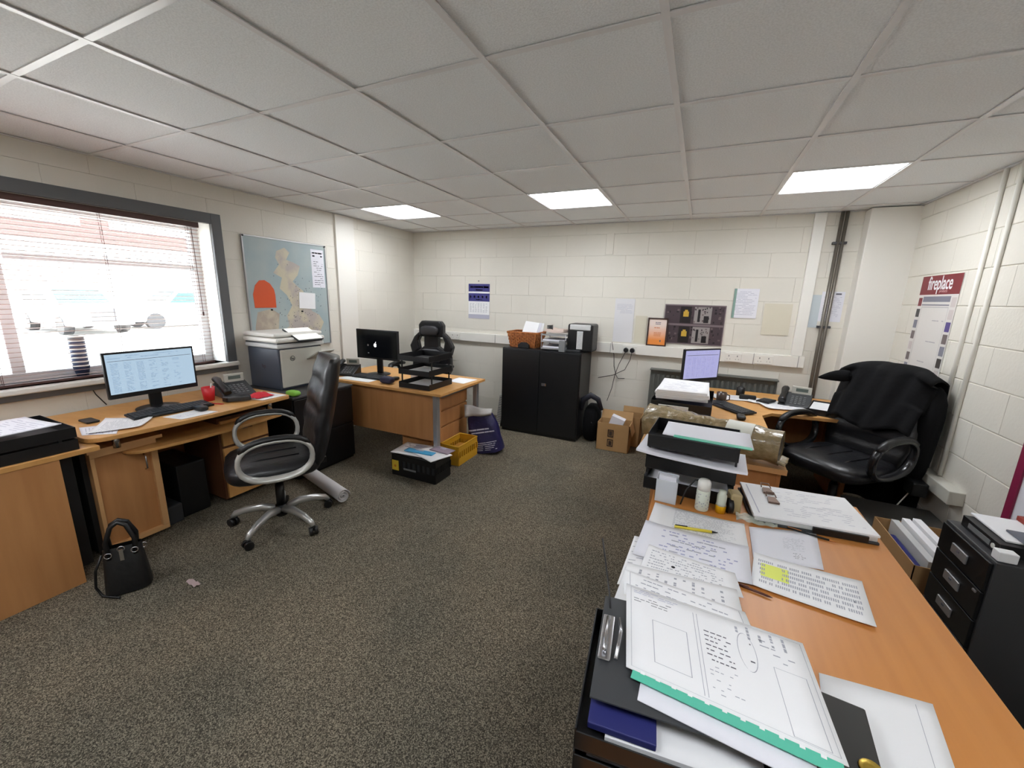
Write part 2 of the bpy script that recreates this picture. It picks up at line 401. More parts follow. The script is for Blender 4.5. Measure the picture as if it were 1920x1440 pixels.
for dx in (-.017, .017): MB().cyl((dx, 0, 0), (dx, 0, ZC-.003), .014, n=12).build('pipe', M('dull_steel', (118, 112, 104), .4, .6), t)
for z in (.5, 1.36, 2.1): BX(-.05, .05, -.012, .05, z, z+.02).build('bracket', steel_gk, t)
for q, y in enumerate((3.50, 3.35)):
    simple('wall_conduit', 'white painted conduit on the right wall, %s' % ('nearer the poster' if q == 0 else 'farther from the poster'), 'conduit', MB().cyl((XR-.012, y, .52), (XR-.012, y, ZC-.003), .012, n=12), white_wall)
t = thing('wall_socket_trunk', 'short white low trunking with sockets on the right wall below the conduits', 'trunking', (XR, 0, 0))
BX(-.075, .001, 3.08, 3.62, .43, .515).build('channel', beige_pl, t, bevel=.005)
BX(-.082, -.075, 3.4, 3.55, .435, .51).build('socket', plast_w, t, bevel=.002)
p = thing('mains_adaptor', 'black mains adaptor plugged in the low trunking behind the jacket chair', 'adaptor', (XR-.084, 3.32, .41))
BX(-.08, 0, -.06, .06, -.03, .06).build('body', plast_k, p, bevel=.008)
MB().tube([(-.05, .02, -.02), (-.1, .03, -.15), (-.16, .0, -.3), (-.2, -.1, -.395)], .004, 6).build('cable', plast_w, p)
# radiator
t = thing('radiator', 'grey ribbed panel radiator under the trunking behind the far desk', 'radiator', (.16, YB-.05, 0))
BX(-.58, .60, -.035, .0, .27, .84).build('panel', rad_m, t, bevel=.008)
for k in range(24):
    x = -.54+k*1.1/23; BX(x-.014, x+.014, -.046, -.034, .33, .79).build('rib', rad_m, t, bevel=.005)
BX(-.585, .605, -.075, .03, .832, .845).build('top_grille', rad_m, t, bevel=.003)
for x in (-.5, .5): BX(x-.02, x+.02, 0, .045, .4, .7).build('bracket', rad_m, t)

# outside --------------------------------------------------------------------
out_g = M('pale_concrete', (168, 166, 160), .9, var=(3, (150, 148, 144)), coords='World')
struct(BX(-60, XL-.3, -50, 80, -.3, -.12).build('ground', out_g))
brick_m = M('brown_brick', (62, 42, 38), .9, var=(12, (50, 34, 32)))
bd = thing('brick_building', 'brown brick building with white windows across the yard outside the window', 'building', (-27, 0, -.12))
BX(-1, 0, -30, 60, 3.64, 14).build('wall', brick_m, bd)
BX(-1, .02, -30, 60, 0, 2.88).build('lower_wall', M('white_cladding', (215, 215, 215), .7), bd)
BX(-1, .35, -30, 60, 3.15, 3.66).build('canopy', M('white_fascia', (225, 225, 228), .6), bd)
for k in range(60):
    y = -2+k*.45; BX(.30, .36, y, y+.2, 2.90, 3.15).build('canopy_tooth', steel_gk, bd)
for k in range(8):
    y = -7.5+k*4.56
    f = BX(-.02, .03, y, y+3.5, 4.4, 7.2).build('window', upvc, bd); BX(.03, .035, y+.12, y+1.69, 4.5, 7.1).build('pane', M('pale_glass', (190, 205, 215), .1), f); BX(.03, .035, y+1.81, y+3.38, 4.5, 7.1).build('pane', MATS['pale_glass'], f)
car_w = M('white_car_paint', (236, 236, 238), .25, coat=.5); car_g = M('car_glass', (40, 62, 66), .35, spec=.2)
def car(loc, rz, label):
    t = thing('car', label, 'car', loc, rz)
    prof = [(-2.1, .3), (-2.15, .62), (-2.05, .85), (-1.0, 1.0), (-.35, 1.52), (1.3, 1.56), (2.0, 1.05), (2.15, .95), (2.15, .3)]
    T = Matrix.Rotation(PI/2, 4, 'X')
    m = MB(); m.prism([(x, z) for x, z in prof], -.86, .86, T=T); m.build('body', car_w, t, bevel=.06)
    MB().add([(-.98, -.7, 1.03), (-.98, .7, 1.03), (-.40, .62, 1.50), (-.40, -.62, 1.50)], [(0, 1, 2, 3)]).build('windscreen', car_g, t, loc=(-.02, 0, .015))
    for s in (-1, 1):
        for a, b_ in ((-.55, .35), (.45, 1.25)):
            MB().add([(a-.25*(a < 0), s*.868, 1.05), (b_, s*.868, 1.05), (b_, s*.868, 1.46), (a+.1, s*.868, 1.46)], [(0, 1, 2, 3)]).build('side_window', car_g, t)
    BX(-2.17, -2.1, -.33, .33, .43, .90).build('grille', plast_dk, t)
    for s in (-1, 1): MB().lathe([(.001, -.03), (.11, -.02), (.13, .03)], 14, T=Matrix.Translation((-2.12, s*.6, .75)) @ Matrix.Rotation(-PI/2, 4, 'Y')).build('headlight', plast_lg, t)
    for x in (-1.35, 1.35):
        for s in (-1, 1): MB().cyl((x, s*.62, .32), (x, s*.88, .32), .32, n=20).build('wheel', plast_k, t)
    return t
car((-20.9, 6.9, -.12), PI, 'white car parked nose-on right outside the window, seen through the blind')
car((-20.9, 10.3, -.12), PI/2, 'white car parked side-on farther off, seen through the right half of the blind')
car((-20.9, 3.3, -.12), PI/2, 'white car parked side-on farther off at the left edge of the blind')

t = thing('cup_stack', 'stack of nested grey plastic cups with pale rims on the sill behind the blind', 'cups', (XL-.125, 1.225, WZ0))
for k in range(8):
    MB().lathe([(0, .004), (.028, .004), (.043, .075), (.046, .078), (.043, .081), (.038, .078), (.025, .008), (0, .008)], 24).build('cup', M('blue_grey_cup', (70, 80, 110), .4) if k < 7 else plast_g, t, loc=(0, 0, k*.028))
    MB().tube([(.045*math.cos(2*PI*q/24), .045*math.sin(2*PI*q/24), .079+k*.028) for q in range(24)], .0045, 6, closed=True).build('rim', plast_w, t)
# ------------------------------------------------------------------ prints: word-like strokes as thin flat quads
def words(m, P, rows, u0, u1, v0, v1, h=.5, dens=.8, lw=(.02, .07), mi=0, seed=None, along='u'):
    rg = random.Random(seed if seed is not None else rows*31+int(u0*100))
    for k in range(rows):
        v = v0+(v1-v0)*(k+.5)/rows; dv = (v1-v0)/rows*h*.38; u = u0; end = u1-(rg.random()*.25*(u1-u0))
        while u < end:
            l = rg.uniform(*lw)
            if rg.random() < dens:
                q = [(u, v-dv), (min(u+l, u1), v-dv), (min(u+l, u1), v+dv), (u, v+dv)]
                m.add([P(*(a if along == 'u' else a[::-1])) for a in q], [(0, 1, 2, 3)], False, mi)
            u += l+.008+(.02 if rg.random() < .1 else 0)
def outline(m, P, u0, u1, v0, v1, w_=.004, mi=0):
    for a in ((u0, u1, v0, v0+w_), (u0, u1, v1-w_, v1), (u0, u0+w_, v0, v1), (u1-w_, u1, v0, v1)):
        m.add([P(a[0], a[2]), P(a[1], a[2]), P(a[1], a[3]), P(a[0], a[3])], [(0, 1, 2, 3)], False, mi)
def rect(m, P, u0, u1, v0, v1, mi=0): m.add([P(u0, v0), P(u1, v0), P(u1, v1), P(u0, v1)], [(0, 1, 2, 3)], False, mi)
def sheet(name, label, cs, z, cat='paper', pr=None, mats=(None,), group=None, th_=.0008, mat=None, curl=.0, parent=None):
    """flat sheet with corners A,B,C,D (world x,y), base height z; pr(m,P) prints on it"""
    A, B, C_, D = [V((c[0], c[1], c[2] if len(c) > 2 else 0)) for c in cs]
    o0 = (A+B+C_+D)/4; o0.z = 0
    def P0(u, v, dz=0):
        q = A*(1-u)*(1-v)+B*u*(1-v)+C_*u*v+D*(1-u)*v-o0
        q.z += curl*((u-.5)**4*16+(v-.5)**4*8)*.5+dz; return q
    m = MB(); N = 8
    m.grid(lambda u, v: P0(u, v, th_), N, N, smooth=True)
    m.grid(lambda u, v: P0(u, v, 0), N, N, smooth=True)
    g0 = (N+1)**2
    edge = [(i) for i in range(N+1)]+[(j*(N+1)+N) for j in range(1, N+1)]+[N*(N+1)+i for i in range(N-1, -1, -1)]+[j*(N+1) for j in range(N-1, 0, -1)]
    for a, b_ in zip(edge, edge[1:]+edge[:1]): m.f.append([a, b_, b_+g0, a+g0]); m.sm.append(False); m.mi.append(0)
    o = m.build(name, mat or paper, parent, loc=(o0.x, o0.y, z))
    if label: tag(o, label, cat, group)
    if pr:
        mm = MB(); pr(mm, lambda u, v: P0(u, v, th_+.0005)); mm.build('print', list(mats), o)
    return o
inks = (ink, ink_d, ink_b)

# ------------------------------------------------------------------ wall pictures
def wallsheet(name, label, cat, x0, x1, z0, z1, y, pr=None, mats=(ink,), mat=None, th_=.002, skew=0):
    # on the back wall, front to -y
    o = BX(0, x1-x0, -th_, 0, 0, z1-z0).build(name, mat or paper, None, loc=(x0, y, z0), rot=(0, skew, 0)); tag(o, label, cat)
    if pr:
        mm = MB(); W, H_ = x1-x0, z1-z0; pr(mm, lambda u, v: V((u*W, -th_-.0006, (1-v)*H_))); mm.build('print', list(mats), o)
    return o
navy_p = M('navy_print', (52, 50, 120), .6); lil = M('lilac_grey_print', (176, 176, 192), .7)
def cal_pr(m, P):
    rect(m, P, 0, 1, 0, .22, 1); rect(m, P, 0, 1, .27, .5, 1)
    words(m, P, 1, .08, .95, .05, .13, .9, .9, (.05, .09), 0, 3); words(m, P, 1, .35, .7, .15, .2, .8, 1, (.06, .1), 0, 4)
    for k in range(5): rect(m, P, .06+k*.19, .13+k*.19, .34, .40, 0)
    words(m, P, 1, .35, .7, .43, .47, .8, 1, (.06, .1), 0, 5)
    for k in range(7): words(m, P, 7, .07+k*.125, .15+k*.125, .55, .82, .5, .9, (.04, .06), 2, 9+k)
    rect(m, P, 0, 1, .88, 1, 3)
wallsheet('wall_calendar', 'narrow blue and white calendar hanging on the back wall', 'calendar', -2.77, -2.46, 1.275, 1.715, YB-.006, cal_pr, (paper, navy_p, ink, lil))
MB().cyl((0, 0, 0), (0, -.01, 0), .006, n=8).build('nail', steel_gk, bpy.data.objects['wall_calendar'], loc=(.15, 0, .475))
stove = M('photo_dark_mauve', (70, 58, 64), .35); fire = M('photo_fire_gold', (196, 160, 62), .4); ph1 = M('photo_grey', (150, 144, 142), .4); ph2 = M('photo_black', (28, 24, 26), .35); ph3 = M('photo_taupe', (104, 92, 92), .4)
def post_pr(m, P):
    rg = random.Random(5); O = P; P = lambda u, v: O(u, v)
    for r_ in (0, 1):
        a, b_ = (.03, .48) if r_ == 0 else (.53, .98)
        rect(m, P, .015, .985, a, b_, 0)
        for k in range(46):
            u = rg.uniform(.02, .95); v = rg.uniform(a, b_-.07); rect(m, lambda u_, v_: O(u_, v_)-V((0, .0004+.000004*k, 0)), u, u+rg.uniform(.01, .04), v, v+rg.uniform(.02, .06), rg.choice((3, 4, 3)))
        P = lambda u, v: O(u, v)-V((0, .001, 0))
        rect(m, P, .27, .45, a+.02, b_-.02, 3)
        rect(m, P, .50, .78, a+.02, b_-.02, 2)
        for k in range(20):
            u = rg.uniform(.5, .76); v = rg.uniform(a+.02, b_-.06); rect(m, lambda u_, v_: O(u_, v_)-V((0, .0014+.000005*k, 0)), u, u+rg.uniform(.01, .03), v, v+rg.uniform(.02, .05), rg.choice((4, 0, 3)))
        P = O
    for r_ in (0, 1):
        a, b_ = (.03, .48) if r_ == 0 else (.53, .98)
        q = lambda u, v: P(u, v)-V((0, .0018, 0))
        rect(m, q, .32, .41, a+.14, a+.27, 1); rect(m, q, .34, .39, a+.10, a+.14, 1); rect(m, q, .56, .60, a+.08, b_-.06, 3); rect(m, q, .66, .74, a+.24, b_-.04, 3)
wallsheet('photo_poster', 'wide dark poster of stoves in two rows pinned above the trunking', 'poster', -.345, .235, 1.125, 1.535, YB-.012, post_pr, (stove, fire, ph1, ph2, ph3), mat=M('poster_edge_mauve', (122, 110, 114), .4))
def wp(m, P): words(m, P, 16, .1, .92, .08, .9, .35, .85, (.05, .16), 0, 11)
o = wallsheet('plastic_wallet', 'clear wallet with printed sheet and green left edge on the back wall', 'wallet', .285, .50, 1.42, 1.705, YB-.008, wp, (lil,), mat=paper2)
BX(0, .022, -.004, 0, 0, .285).build('edge_strip', M('dull_green_strip', (128, 156, 146), .4), o)
def wp2(m, P): words(m, P, 8, .1, .9, .12, .34, .3, .7, (.08, .2), 0, 12)
wallsheet('notice_sheet', 'faded pale blank-looking notice stuck to the back wall left of the certificate', 'notice', -.872, -.66, 1.10, 1.58, YB-.006, wp2, (lil,), mat=M('pale_notice_paper', (216, 215, 218), .6))
wallsheet('blank_sheet', 'cream blank sheet curling off the wall right of the green-edged wallet', 'paper', .56, .79, 1.27, 1.57, YB-.006, None, mat=M('cream_sheet', (208, 202, 184), .7), th_=.004)
wallsheet('blank_card', 'faint cream sheet on the wall between the notice and the certificate', 'paper', -.64, -.515, 1.10, 1.40, YB-.006, None, mat=MATS['cream_sheet'])
def wp3(m, P): words(m, P, 12, .12, .9, .15, .85, .3, .7, (.08, .2), 0, 13); rect(m, P, .6, .85, .05, .1, 1)
wallsheet('notice_sheet', 'white printed notice pinned behind the steel pipes', 'notice', 1.0, 1.17, 1.42, 1.69, YB-.006, wp3, (lil, ink_d), mat=paper2)
wallsheet('notice_sheet', 'pale blue notice on the wall left of the steel pipes', 'notice', .93, 1.0, 1.36, 1.66, YB-.006, None, mat=M('pale_blue_paper', (190, 200, 205), .7))
simple('blanking_plate', 'small painted plate high on the back wall', 'plate', BX(-1.02, -.94, YB-.014, YB-.003, 2.05, 2.27), wall_m, .002)
# framed certificate leaning on trunking
t = thing('framed_certificate', 'orange and white certificate in a dark wooden frame standing on the trunking', 'picture frame', (-.40, YB-.035, 1.086))
m = MB(); W, H_ = .205, .30
for a in ((-W/2, W/2, 0, .014), (-W/2, W/2, H_-.014, H_), (-W/2, -W/2+.014, .014, H_-.014), (W/2-.014, W/2, .014, H_-.014)): m.box(a[0], a[1], -.012, .006, a[2], a[3])
m.build('frame', M('dark_brown_frame', (58, 34, 26), .4), t, rot=(-.07, 0, 0))
gm = bpy.data.materials.new('orange_fade_print'); gm.use_nodes = True; nn = gm.node_tree.nodes; LL = gm.node_tree.links
tc_ = nn.new('ShaderNodeTexCoord'); sx = nn.new('ShaderNodeSeparateXYZ'); rp = nn.new('ShaderNodeValToRGB'); mr = nn.new('ShaderNodeMapRange'); mr.inputs['From Max'].default_value = .3
LL.new(tc_.outputs['Object'], sx.inputs[0]); LL.new(sx.outputs['Z'], mr.inputs[0]); LL.new(mr.outputs[0], rp.inputs[0]); LL.new(rp.outputs[0], nn['Principled BSDF'].inputs['Base Color'])
rp.color_ramp.elements[0].color = lin((232, 140, 60)); rp.color_ramp.elements[0].position = .2; rp.color_ramp.elements[1].color = lin((232, 214, 204)); rp.color_ramp.elements[1].position = .75
c = BX(-W/2+.012, W/2-.012, -.004, .003, .012, H_-.012).build('certificate', gm, t, rot=(-.07, 0, 0))
m = MB(); P = lambda u, v: V((-W/2+.02+u*(W-.04), -.0046, H_-.02-v*(H_-.04)))
words(m, P, 2, .35, .7, .08, .2, .6, 1, (.05, .12), 0, 2); words(m, P, 1, .3, .7, .3, .35, .8, 1, (.06, .12), 1, 2); words(m, P, 3, .3, .75, .5, .68, .5, 1, (.06, .12), 1, 3); rect(m, P, .7, .78, .82, .9, 0)
m.build('print', [ink_d, M('orange_ink', (200, 110, 50), .6)], c)
# poster on right wall: front faces -x. P(u: towards the camera, v down)
t = thing('wall_planner', 'tall wall planner with a dark red heading reading fireplace on the right wall', 'poster', (XR-.004, 4.215, .93))
PW, PH = .54, .87
BX(-.002, 0, -PW, 0, 0, PH).build('sheet', M('planner_paper', (214, 210, 206), .5), t)
maroon = M('maroon_print', (122, 38, 46), .5)
P = lambda u, v: V((-.0026, -u*PW, PH-v*PH))
m = MB(); rect(m, P, 0, 1, 0, .155); m.build('heading', maroon, t)
m = MB(); rect(m, P, .14, .84, .17, .215, 0); rect(m, P, .14, .84, .235, .245, 0)
words(m, P, 3, .3, .8, .28, .8, .06, .6, (.05, .16), 1, 21); outline(m, P, .15, .84, .255, .86, .006, 1)
cols = [3, 2, 0, 3, 1, 2, 0, 2]
for k in range(7):
    v = .18+k*.095; rect(m, P, .02, .12, v, v+.07, (4, 3, 0, 2, 5, 2, 0)[k])
    rect(m, P, .87, .98, v, v+.075, (5, 5, 6, 2, 0, 3, 5)[k])
words(m, P, 3, .1, .8, .88, .95, .4, .7, (.05, .1), 4, 22); rect(m, P, .62, .95, .89, .985, 2)
m.build('print', [M('slate_print', (120, 120, 134), .5), M('pale_line_print', (176, 172, 176), .6), ph3, ph2, maroon, M('pale_print', (200, 190, 188), .5), M('violet_print', (80, 66, 130), .5)], t)
def text(s, size, mat, parent, loc, rot, ext=.0004, name='lettering', sx=1):
    c = bpy.data.curves.new(name, 'FONT'); c.body = s; c.size = size; c.extrude = ext; c.align_x = 'CENTER'; c.align_y = 'CENTER'; c.offset = size*.012
    c.materials.append(mat); o = bpy.data.objects.new(name, c); COL.objects.link(o); o.parent = parent; o.location = loc; o.rotation_euler = rot; o.scale = (sx, 1, 1)
    bpy.context.view_layer.update(); me = bpy.data.meshes.new_from_object(o.evaluated_get(bpy.context.evaluated_depsgraph_get()))
    q = bpy.data.objects.new(name, me); COL.objects.link(q); q.parent = parent; q.location = loc; q.rotation_euler = rot; q.scale = (sx, 1, 1)
    bpy.data.objects.remove(o); q['kind'] = 'stuff'; return q
text('fireplace', .135, paper, t, (-.0034, -PW*.5, PH-.058), (PI/2, 0, -PI/2), sx=.72)
text('products', .03, M('pink_print', (200, 150, 150), .6), t, (-.0034, -PW*.62, PH-.112), (PI/2, 0, -PI/2))
# map on left wall, faces +x
mapm = bpy.data.materials.new('map_print'); mapm.use_nodes = True; nn = mapm.node_tree.nodes; LL = mapm.node_tree.links
tcx = nn.new('ShaderNodeTexCoord'); n1 = nn.new('ShaderNodeTexNoise'); n1.inputs['Scale'].default_value = 3.4; n1.inputs['Detail'].default_value = 4
mp = nn.new('ShaderNodeMapping'); mp.inputs['Location'].default_value = (0, .35, .3); rp = nn.new('ShaderNodeValToRGB'); LL.new(tcx.outputs['Object'], mp.inputs[0]); LL.new(mp.outputs[0], n1.inputs[0]); LL.new(n1.outputs[0], rp.inputs[0]); LL.new(rp.outputs[0], nn['Principled BSDF'].inputs['Base Color'])
nn['Principled BSDF'].inputs['Roughness'].default_value = .4
rp.color_ramp.elements[0].color = lin((156, 172, 176)); rp.color_ramp.elements[0].position = .4; rp.color_ramp.elements[1].color = lin((166, 178, 178)); rp.color_ramp.elements[1].position = .6
t = thing('wall_map', 'large road map of a country in a thin frame on the left wall', 'map', (XL+.006, 2.32, 1.03))
MW, MH = .84, .99
BX(0, .012, 0, MW, 0, MH).build('sheet', mapm, t)
P = lambda u, v: V((.0124, u*MW, MH-v*MH))
m = MB(); land = [(.36, .10), (.46, .06), (.52, .10), (.47, .17), (.56, .19), (.64, .22), (.60, .31), (.53, .37), (.58, .41), (.66, .46), (.70, .56), (.76, .66), (.86, .70), (.92, .78), (.84, .90), (.70, .97), (.30, .97), (.34, .86), (.44, .80), (.42, .70), (.50, .60), (.44, .50), (.36, .44), (.40, .34), (.30, .30), (.38, .22), (.34, .16)]
m.add([P(*q) for q in land], [tuple(range(len(land)))]); m.build('land', M('map_land', (196, 188, 164), .5, var=(7, (176, 166, 160), None, .42, .6)), t)
m = MB(); isl = [(.08, .66), (.24, .63), (.33, .68), (.31, .80), (.26, .97), (.05, .97), (.04, .80)]
m.add([P(*q) for q in isl], [tuple(range(len(isl)))]); m.build('land', M('map_island', (170, 156, 142), .5, var=(9, (190, 180, 160), None, .42, .6)), t)
m = MB()
for a in ((-.01, MW+.01, -.01, 0), (-.01, MW+.01, MH, MH+.01), (-.01, 0, 0, MH), (MW, MW+.01, 0, MH)): m.box(0, .018, a[0], a[1], a[2], a[3])
m.build('frame', silver, t)
P = lambda u, v: V((.0128, u*MW, MH-v*MH))
m = MB(); rect(m, P, .80, .98, .04, .42, 0); words(m, P, 2, .82, .96, .06, .12, .6, .95, (.03, .06), 1, 31); words(m, P, 12, .83, .96, .15, .4, .35, .8, (.02, .05), 1, 32)
rg = random.Random(8)
for k in range(150):
    u = rg.gauss(.6, .17); v = rg.gauss(.68, .2)
    if .22 < u < .95 and .15 < v < .97: rect(m, P, u, u+.008, v, v+.007, 1)
m.build('print', [paper2, ink_d], t)['kind'] = 'stuff'
P = lambda u, v: V((.0138, u*MW, MH-v*MH))
m = MB()   # orange painted area with a rounded top
pts = [(.055, .62), (.05, .50), (.08, .42), (.13, .375), (.19, .37), (.25, .40), (.29, .45), (.30, .50), (.30, .62)]
m.add([P(*q) for q in pts], [tuple(range(len(pts)))]); m.build('orange_region', M('orange_marker', (210, 84, 38), .5), t)
m = MB(); m.box(.013, .017, .56*MW, .78*MW, .40*MH, .56*MH); m.build('note', paper, t, rot=(-.06, 0, 0))
m = MB()
for (y_, z_) in ((0, MH), (MW, MH), (.62*MW, .34*MH), (.24*MW, .36*MH)): m.cyl((.012, y_, z_), (.024, y_, z_), .008, n=8)
m.build('pins', steel_k, t)
# burgundy framed board, right wall near
t = thing('framed_board', 'white wall board with burgundy edge at the right frame edge above the drawer cabinet', 'board', (XR-.006, 2.74, .50))
BX(-.012, -.001, -.8, 0, 0, .7).build('board', paper2, t)
m = MB()
for a in ((-.8, 0, 0, .05), (-.8, 0, .65, .7), (-.05, 0, .05, .65), (-.8, -.75, .05, .65)): m.box(-.02, -.001, a[0], a[1], a[2], a[3])
m.build('edge', M('burgundy_frame', (128, 28, 64), .45), t)

# ------------------------------------------------------------------ furniture builders
def leg_box(x, y, z1, w_=.04): return BX(x-w_/2, x+w_/2, y-w_/2, y+w_/2, 0, z1)
# near desk (right foreground)
t = thing('office_desk', 'long orange beech desk in the right foreground covered with paperwork', 'desk', (-.10, .45, 0))
BX(0, .80, 0, 1.60, .705, .73).build('desktop', wood_o, t, bevel=.002)
for (a, b_) in ((.02, .05), (1.55, 1.58)): BX(.05, .75, a, b_, 0, .705).build('end_panel', wood_v, t)
BX(.38, .40, .05, 1.55, .3, .705).build('modesty_panel', wood_v, t)
# far desk L-shaped
t = thing('corner_desk', 'L-shaped beech desk by the radiator with monitor and phone', 'desk', (0, 0, 0))
m = MB().prism([(-.24, 2.36), (.50, 2.36), (.52, 3.50), (.60, 3.62), (1.19, 3.68), (1.19, 4.42), (-.24, 4.42)], .705, .73); m.build('desktop', wood_y, t, bevel=.002)
BX(-.16, -.13, 2.5, 4.38, 0, .705).build('side_panel', wood_v, t); BX(1.14, 1.17, 3.72, 4.4, 0, .705).build('side_panel', wood_v, t)
BX(-.13, 1.14, 4.38, 4.40, .25, .705).build('modesty_panel', wood_v, t)
d = BX(.06, .485, 2.40, 2.98, .05, .70).build('pedestal', wood_v, t, bevel=.002)
for z in (.09, .295, .5): 
    BX(.08, .465, 2.385, 2.40, z, z+.19).build('drawer', wood_v, d, bevel=.002)
BX(-.24, .50, 2.352, 2.3605, .703, .732).build('edge_band', wood_e, t)
# far left desk 2
t = thing('office_desk', 'beech desk with grey metal legs in the far left corner', 'desk', (-3.42, 2.79, 0))
DW, DD = 1.48, .80
BX(0, DW, 0, DD, .705, .73).build('desktop', wood_y, t, bevel=.003)
BX(.05, DW-.06, .075, .093, .26, .70).build('modesty_panel', wood_v, t)
for (x, y) in ((DW-.08, .05), (DW-.08, DD-.05), (.08, .05), (.08, DD-.05)):
    leg_box(x, y, .705, .045).build('leg', silver, t, bevel=.004)
m = MB().box(DW-.12, DW-.08, .05, DD-.05, .66, .70); m.build('side_rail', silver, t)
pd = thing('drawer_pedestal', 'beech drawer pedestal under the right end of the far left desk', 'drawer unit', (-2.485, 2.93, 0))
BX(0, .35, 0, .60, .03, .655).build('carcass', wood_v, pd, bevel=.003)
for z, h_ in ((.04, .29), (.34, .15), (.50, .15)):
    BX(.35, .368, .01, .59, z, z+h_-.008).build('drawer', wood_v, pd, bevel=.002)
BX(.01, .34, .01, .59, 0, .03).build('plinth', plast_k, pd)

# left near desk (simple panel-ended)
t = thing('office_desk', 'plain beech desk end at the left frame edge carrying a black tray', 'desk', (-3.62, -.7, 0))
BX(0, .78, 0, 1.63, .705, .73).build('desktop', wood_y, t, bevel=.002)
BX(.755, .775, .02, 1.475, 0, .705).build('front_panel', wood_v, t, bevel=.001)
BX(.02, .755, 1.455, 1.475, 0, .705).build('end_panel', wood_v, t)
# curved workstation desk
t = thing('computer_desk', 'bow-fronted beech computer desk under the window with raised top', 'desk', (0, 0, 0))
def bow(off=0, y0=.92, y1=2.08, xb=-3.62, rnd_=.09):
    pts = [(xb, y0+.02)]
    pts += [(-2.98-off, y0-.02)]
    for k in range(7):
        a = -PI/2+PI/2*k/6; pts.append((-2.955-off+rnd_*math.cos(a), y0+.07+rnd_*math.sin(a)))
    for k in range(1, 8):
        s = k/8; pts.append((-2.862-off+.03*math.sin(PI*s), y0+.07+(y1-y0-.14)*s))
    for k in range(5):
        a = PI/2*k/4; pts.append((-2.90-off+.04*math.cos(a), y1-.04+.04*math.sin(a)))
    pts.append((xb, y1)); return pts
MB().prism(bow(), .735, .76).build('desktop', wood_y, t, bevel=.003)
MB().prism(bow(.05, 1.10, 2.04), .595, .615).build('keyboard_shelf', wood_y, t, bevel=.003)
for (x, y) in ((-2.99, 1.05), (-2.97, 1.97), (-3.5, 1.05), (-3.5, 1.97)): MB().cyl((x, y, .65), (x, y, .735), .018, n=12).build('post', chrome, t)
c = BX(-3.52, -3.04, .93, 1.24, .03, .655).build('cupboard', wood_v, t, bevel=.002)
BX(-3.53, -3.045, .905, .929, .03, .655).build('dark_side', M('black_cabinet_side', (14, 13, 13), .6), c)
BX(-3.40, -2.99, .80, .86, .02, .70).build('dark_gap_fill', MATS['black_cabinet_side'], t)  # black slab added to stand for the dark gap beside the cupboard
BX(-3.56, -2.99, .92, 1.27, .645, .665).build('top_panel', wood_e, c)
# framed door: proud rim with recessed centre
m = MB()
for a in ((.93, 1.24, .03, .06), (.93, 1.24, .615, .645), (.93, .95, .06, .615), (1.205, 1.24, .06, .615)): m.box(-3.04, -3.0, a[0], a[1], a[2], a[3])
m.build('door_rim', wood_e, c, bevel=.003)
dd = BX(-3.045, -3.025, .95, 1.205, .06, .615).build('door', wood_v, c)
MB().tube([(-3.02, 1.175, .56), (-3.0, 1.175, .55), (-3.0, 1.175, .47), (-3.02, 1.175, .46)], .005, 6).build('handle', chrome, t)
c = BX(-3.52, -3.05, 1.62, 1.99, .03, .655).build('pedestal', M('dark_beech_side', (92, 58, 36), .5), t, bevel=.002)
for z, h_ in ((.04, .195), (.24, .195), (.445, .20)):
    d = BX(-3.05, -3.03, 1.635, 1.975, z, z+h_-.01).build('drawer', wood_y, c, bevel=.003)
for z in (.13, .34, .55): MB().tube([(-3.03, 1.77, z), (-3.015, 1.775, z), (-3.015, 1.845, z), (-3.03, 1.85, z)], .004, 6).build('handle', chrome, t)
BX(-3.60, -3.57, .95, 2.0, .25, .735).build('back_panel', wood_v, t)
# under desk clutter
simple('computer_tower', 'black computer tower under the window desk', 'computer', BX(-3.5, -3.1, 1.36, 1.54, 0, .38), plast_k, .01)
struct(BX(XL, XL+.04, 2.2, YB, 0, .1).build('baseboard_left', beige_pl))
simple('storage_box', 'low dark box on the floor beside the tower under the window desk', 'box', BX(-3.34, -3.07, 1.25, 1.355, 0, .13), plast_dk, .01)

# black lateral cabinet carrying printer
t = thing('side_cabinet', 'black low steel cabinet carrying the printer beside the window desk', 'cabinet', (-3.62, 2.12, 0))
BX(0, .70, 0, .62, .02, .70).build('carcass', steel_k, t, bevel=.004)
BX(-.01, .72, -.005, .625, .70, .72).build('top', steel_gk, t, bevel=.004)
for z in (.03, .37): BX(.70, .718, .01, .61, z, z+.325).build('drawer', steel_k, t, bevel=.004)
BX(.02, .69, .01, .61, 0, .02).build('plinth', plast_k, t)
# tall-ish 2-door black cabinet
t = thing('metal_cupboard', 'black two-door metal cupboard against the back wall', 'cupboard', (-2.03, 4.17, 0))
CW, CD, CHH = .935, .45, .995
BX(0, CW, 0, CD, .03, CHH).build('carcass', steel_k, t, bevel=.006)
for x in (.012, CW/2+.002): BX(x, x+CW/2-.014, -.014, 0, .04, CHH-.012).build('door', steel_k, t, bevel=.004)
MB().chbox(.50, .56, -.03, -.014, .60, .63, .01).build('handle', chrome, t, bevel=.005)
BX(.01, CW-.01, .01, CD, 0, .03).build('plinth', plast_k, t)

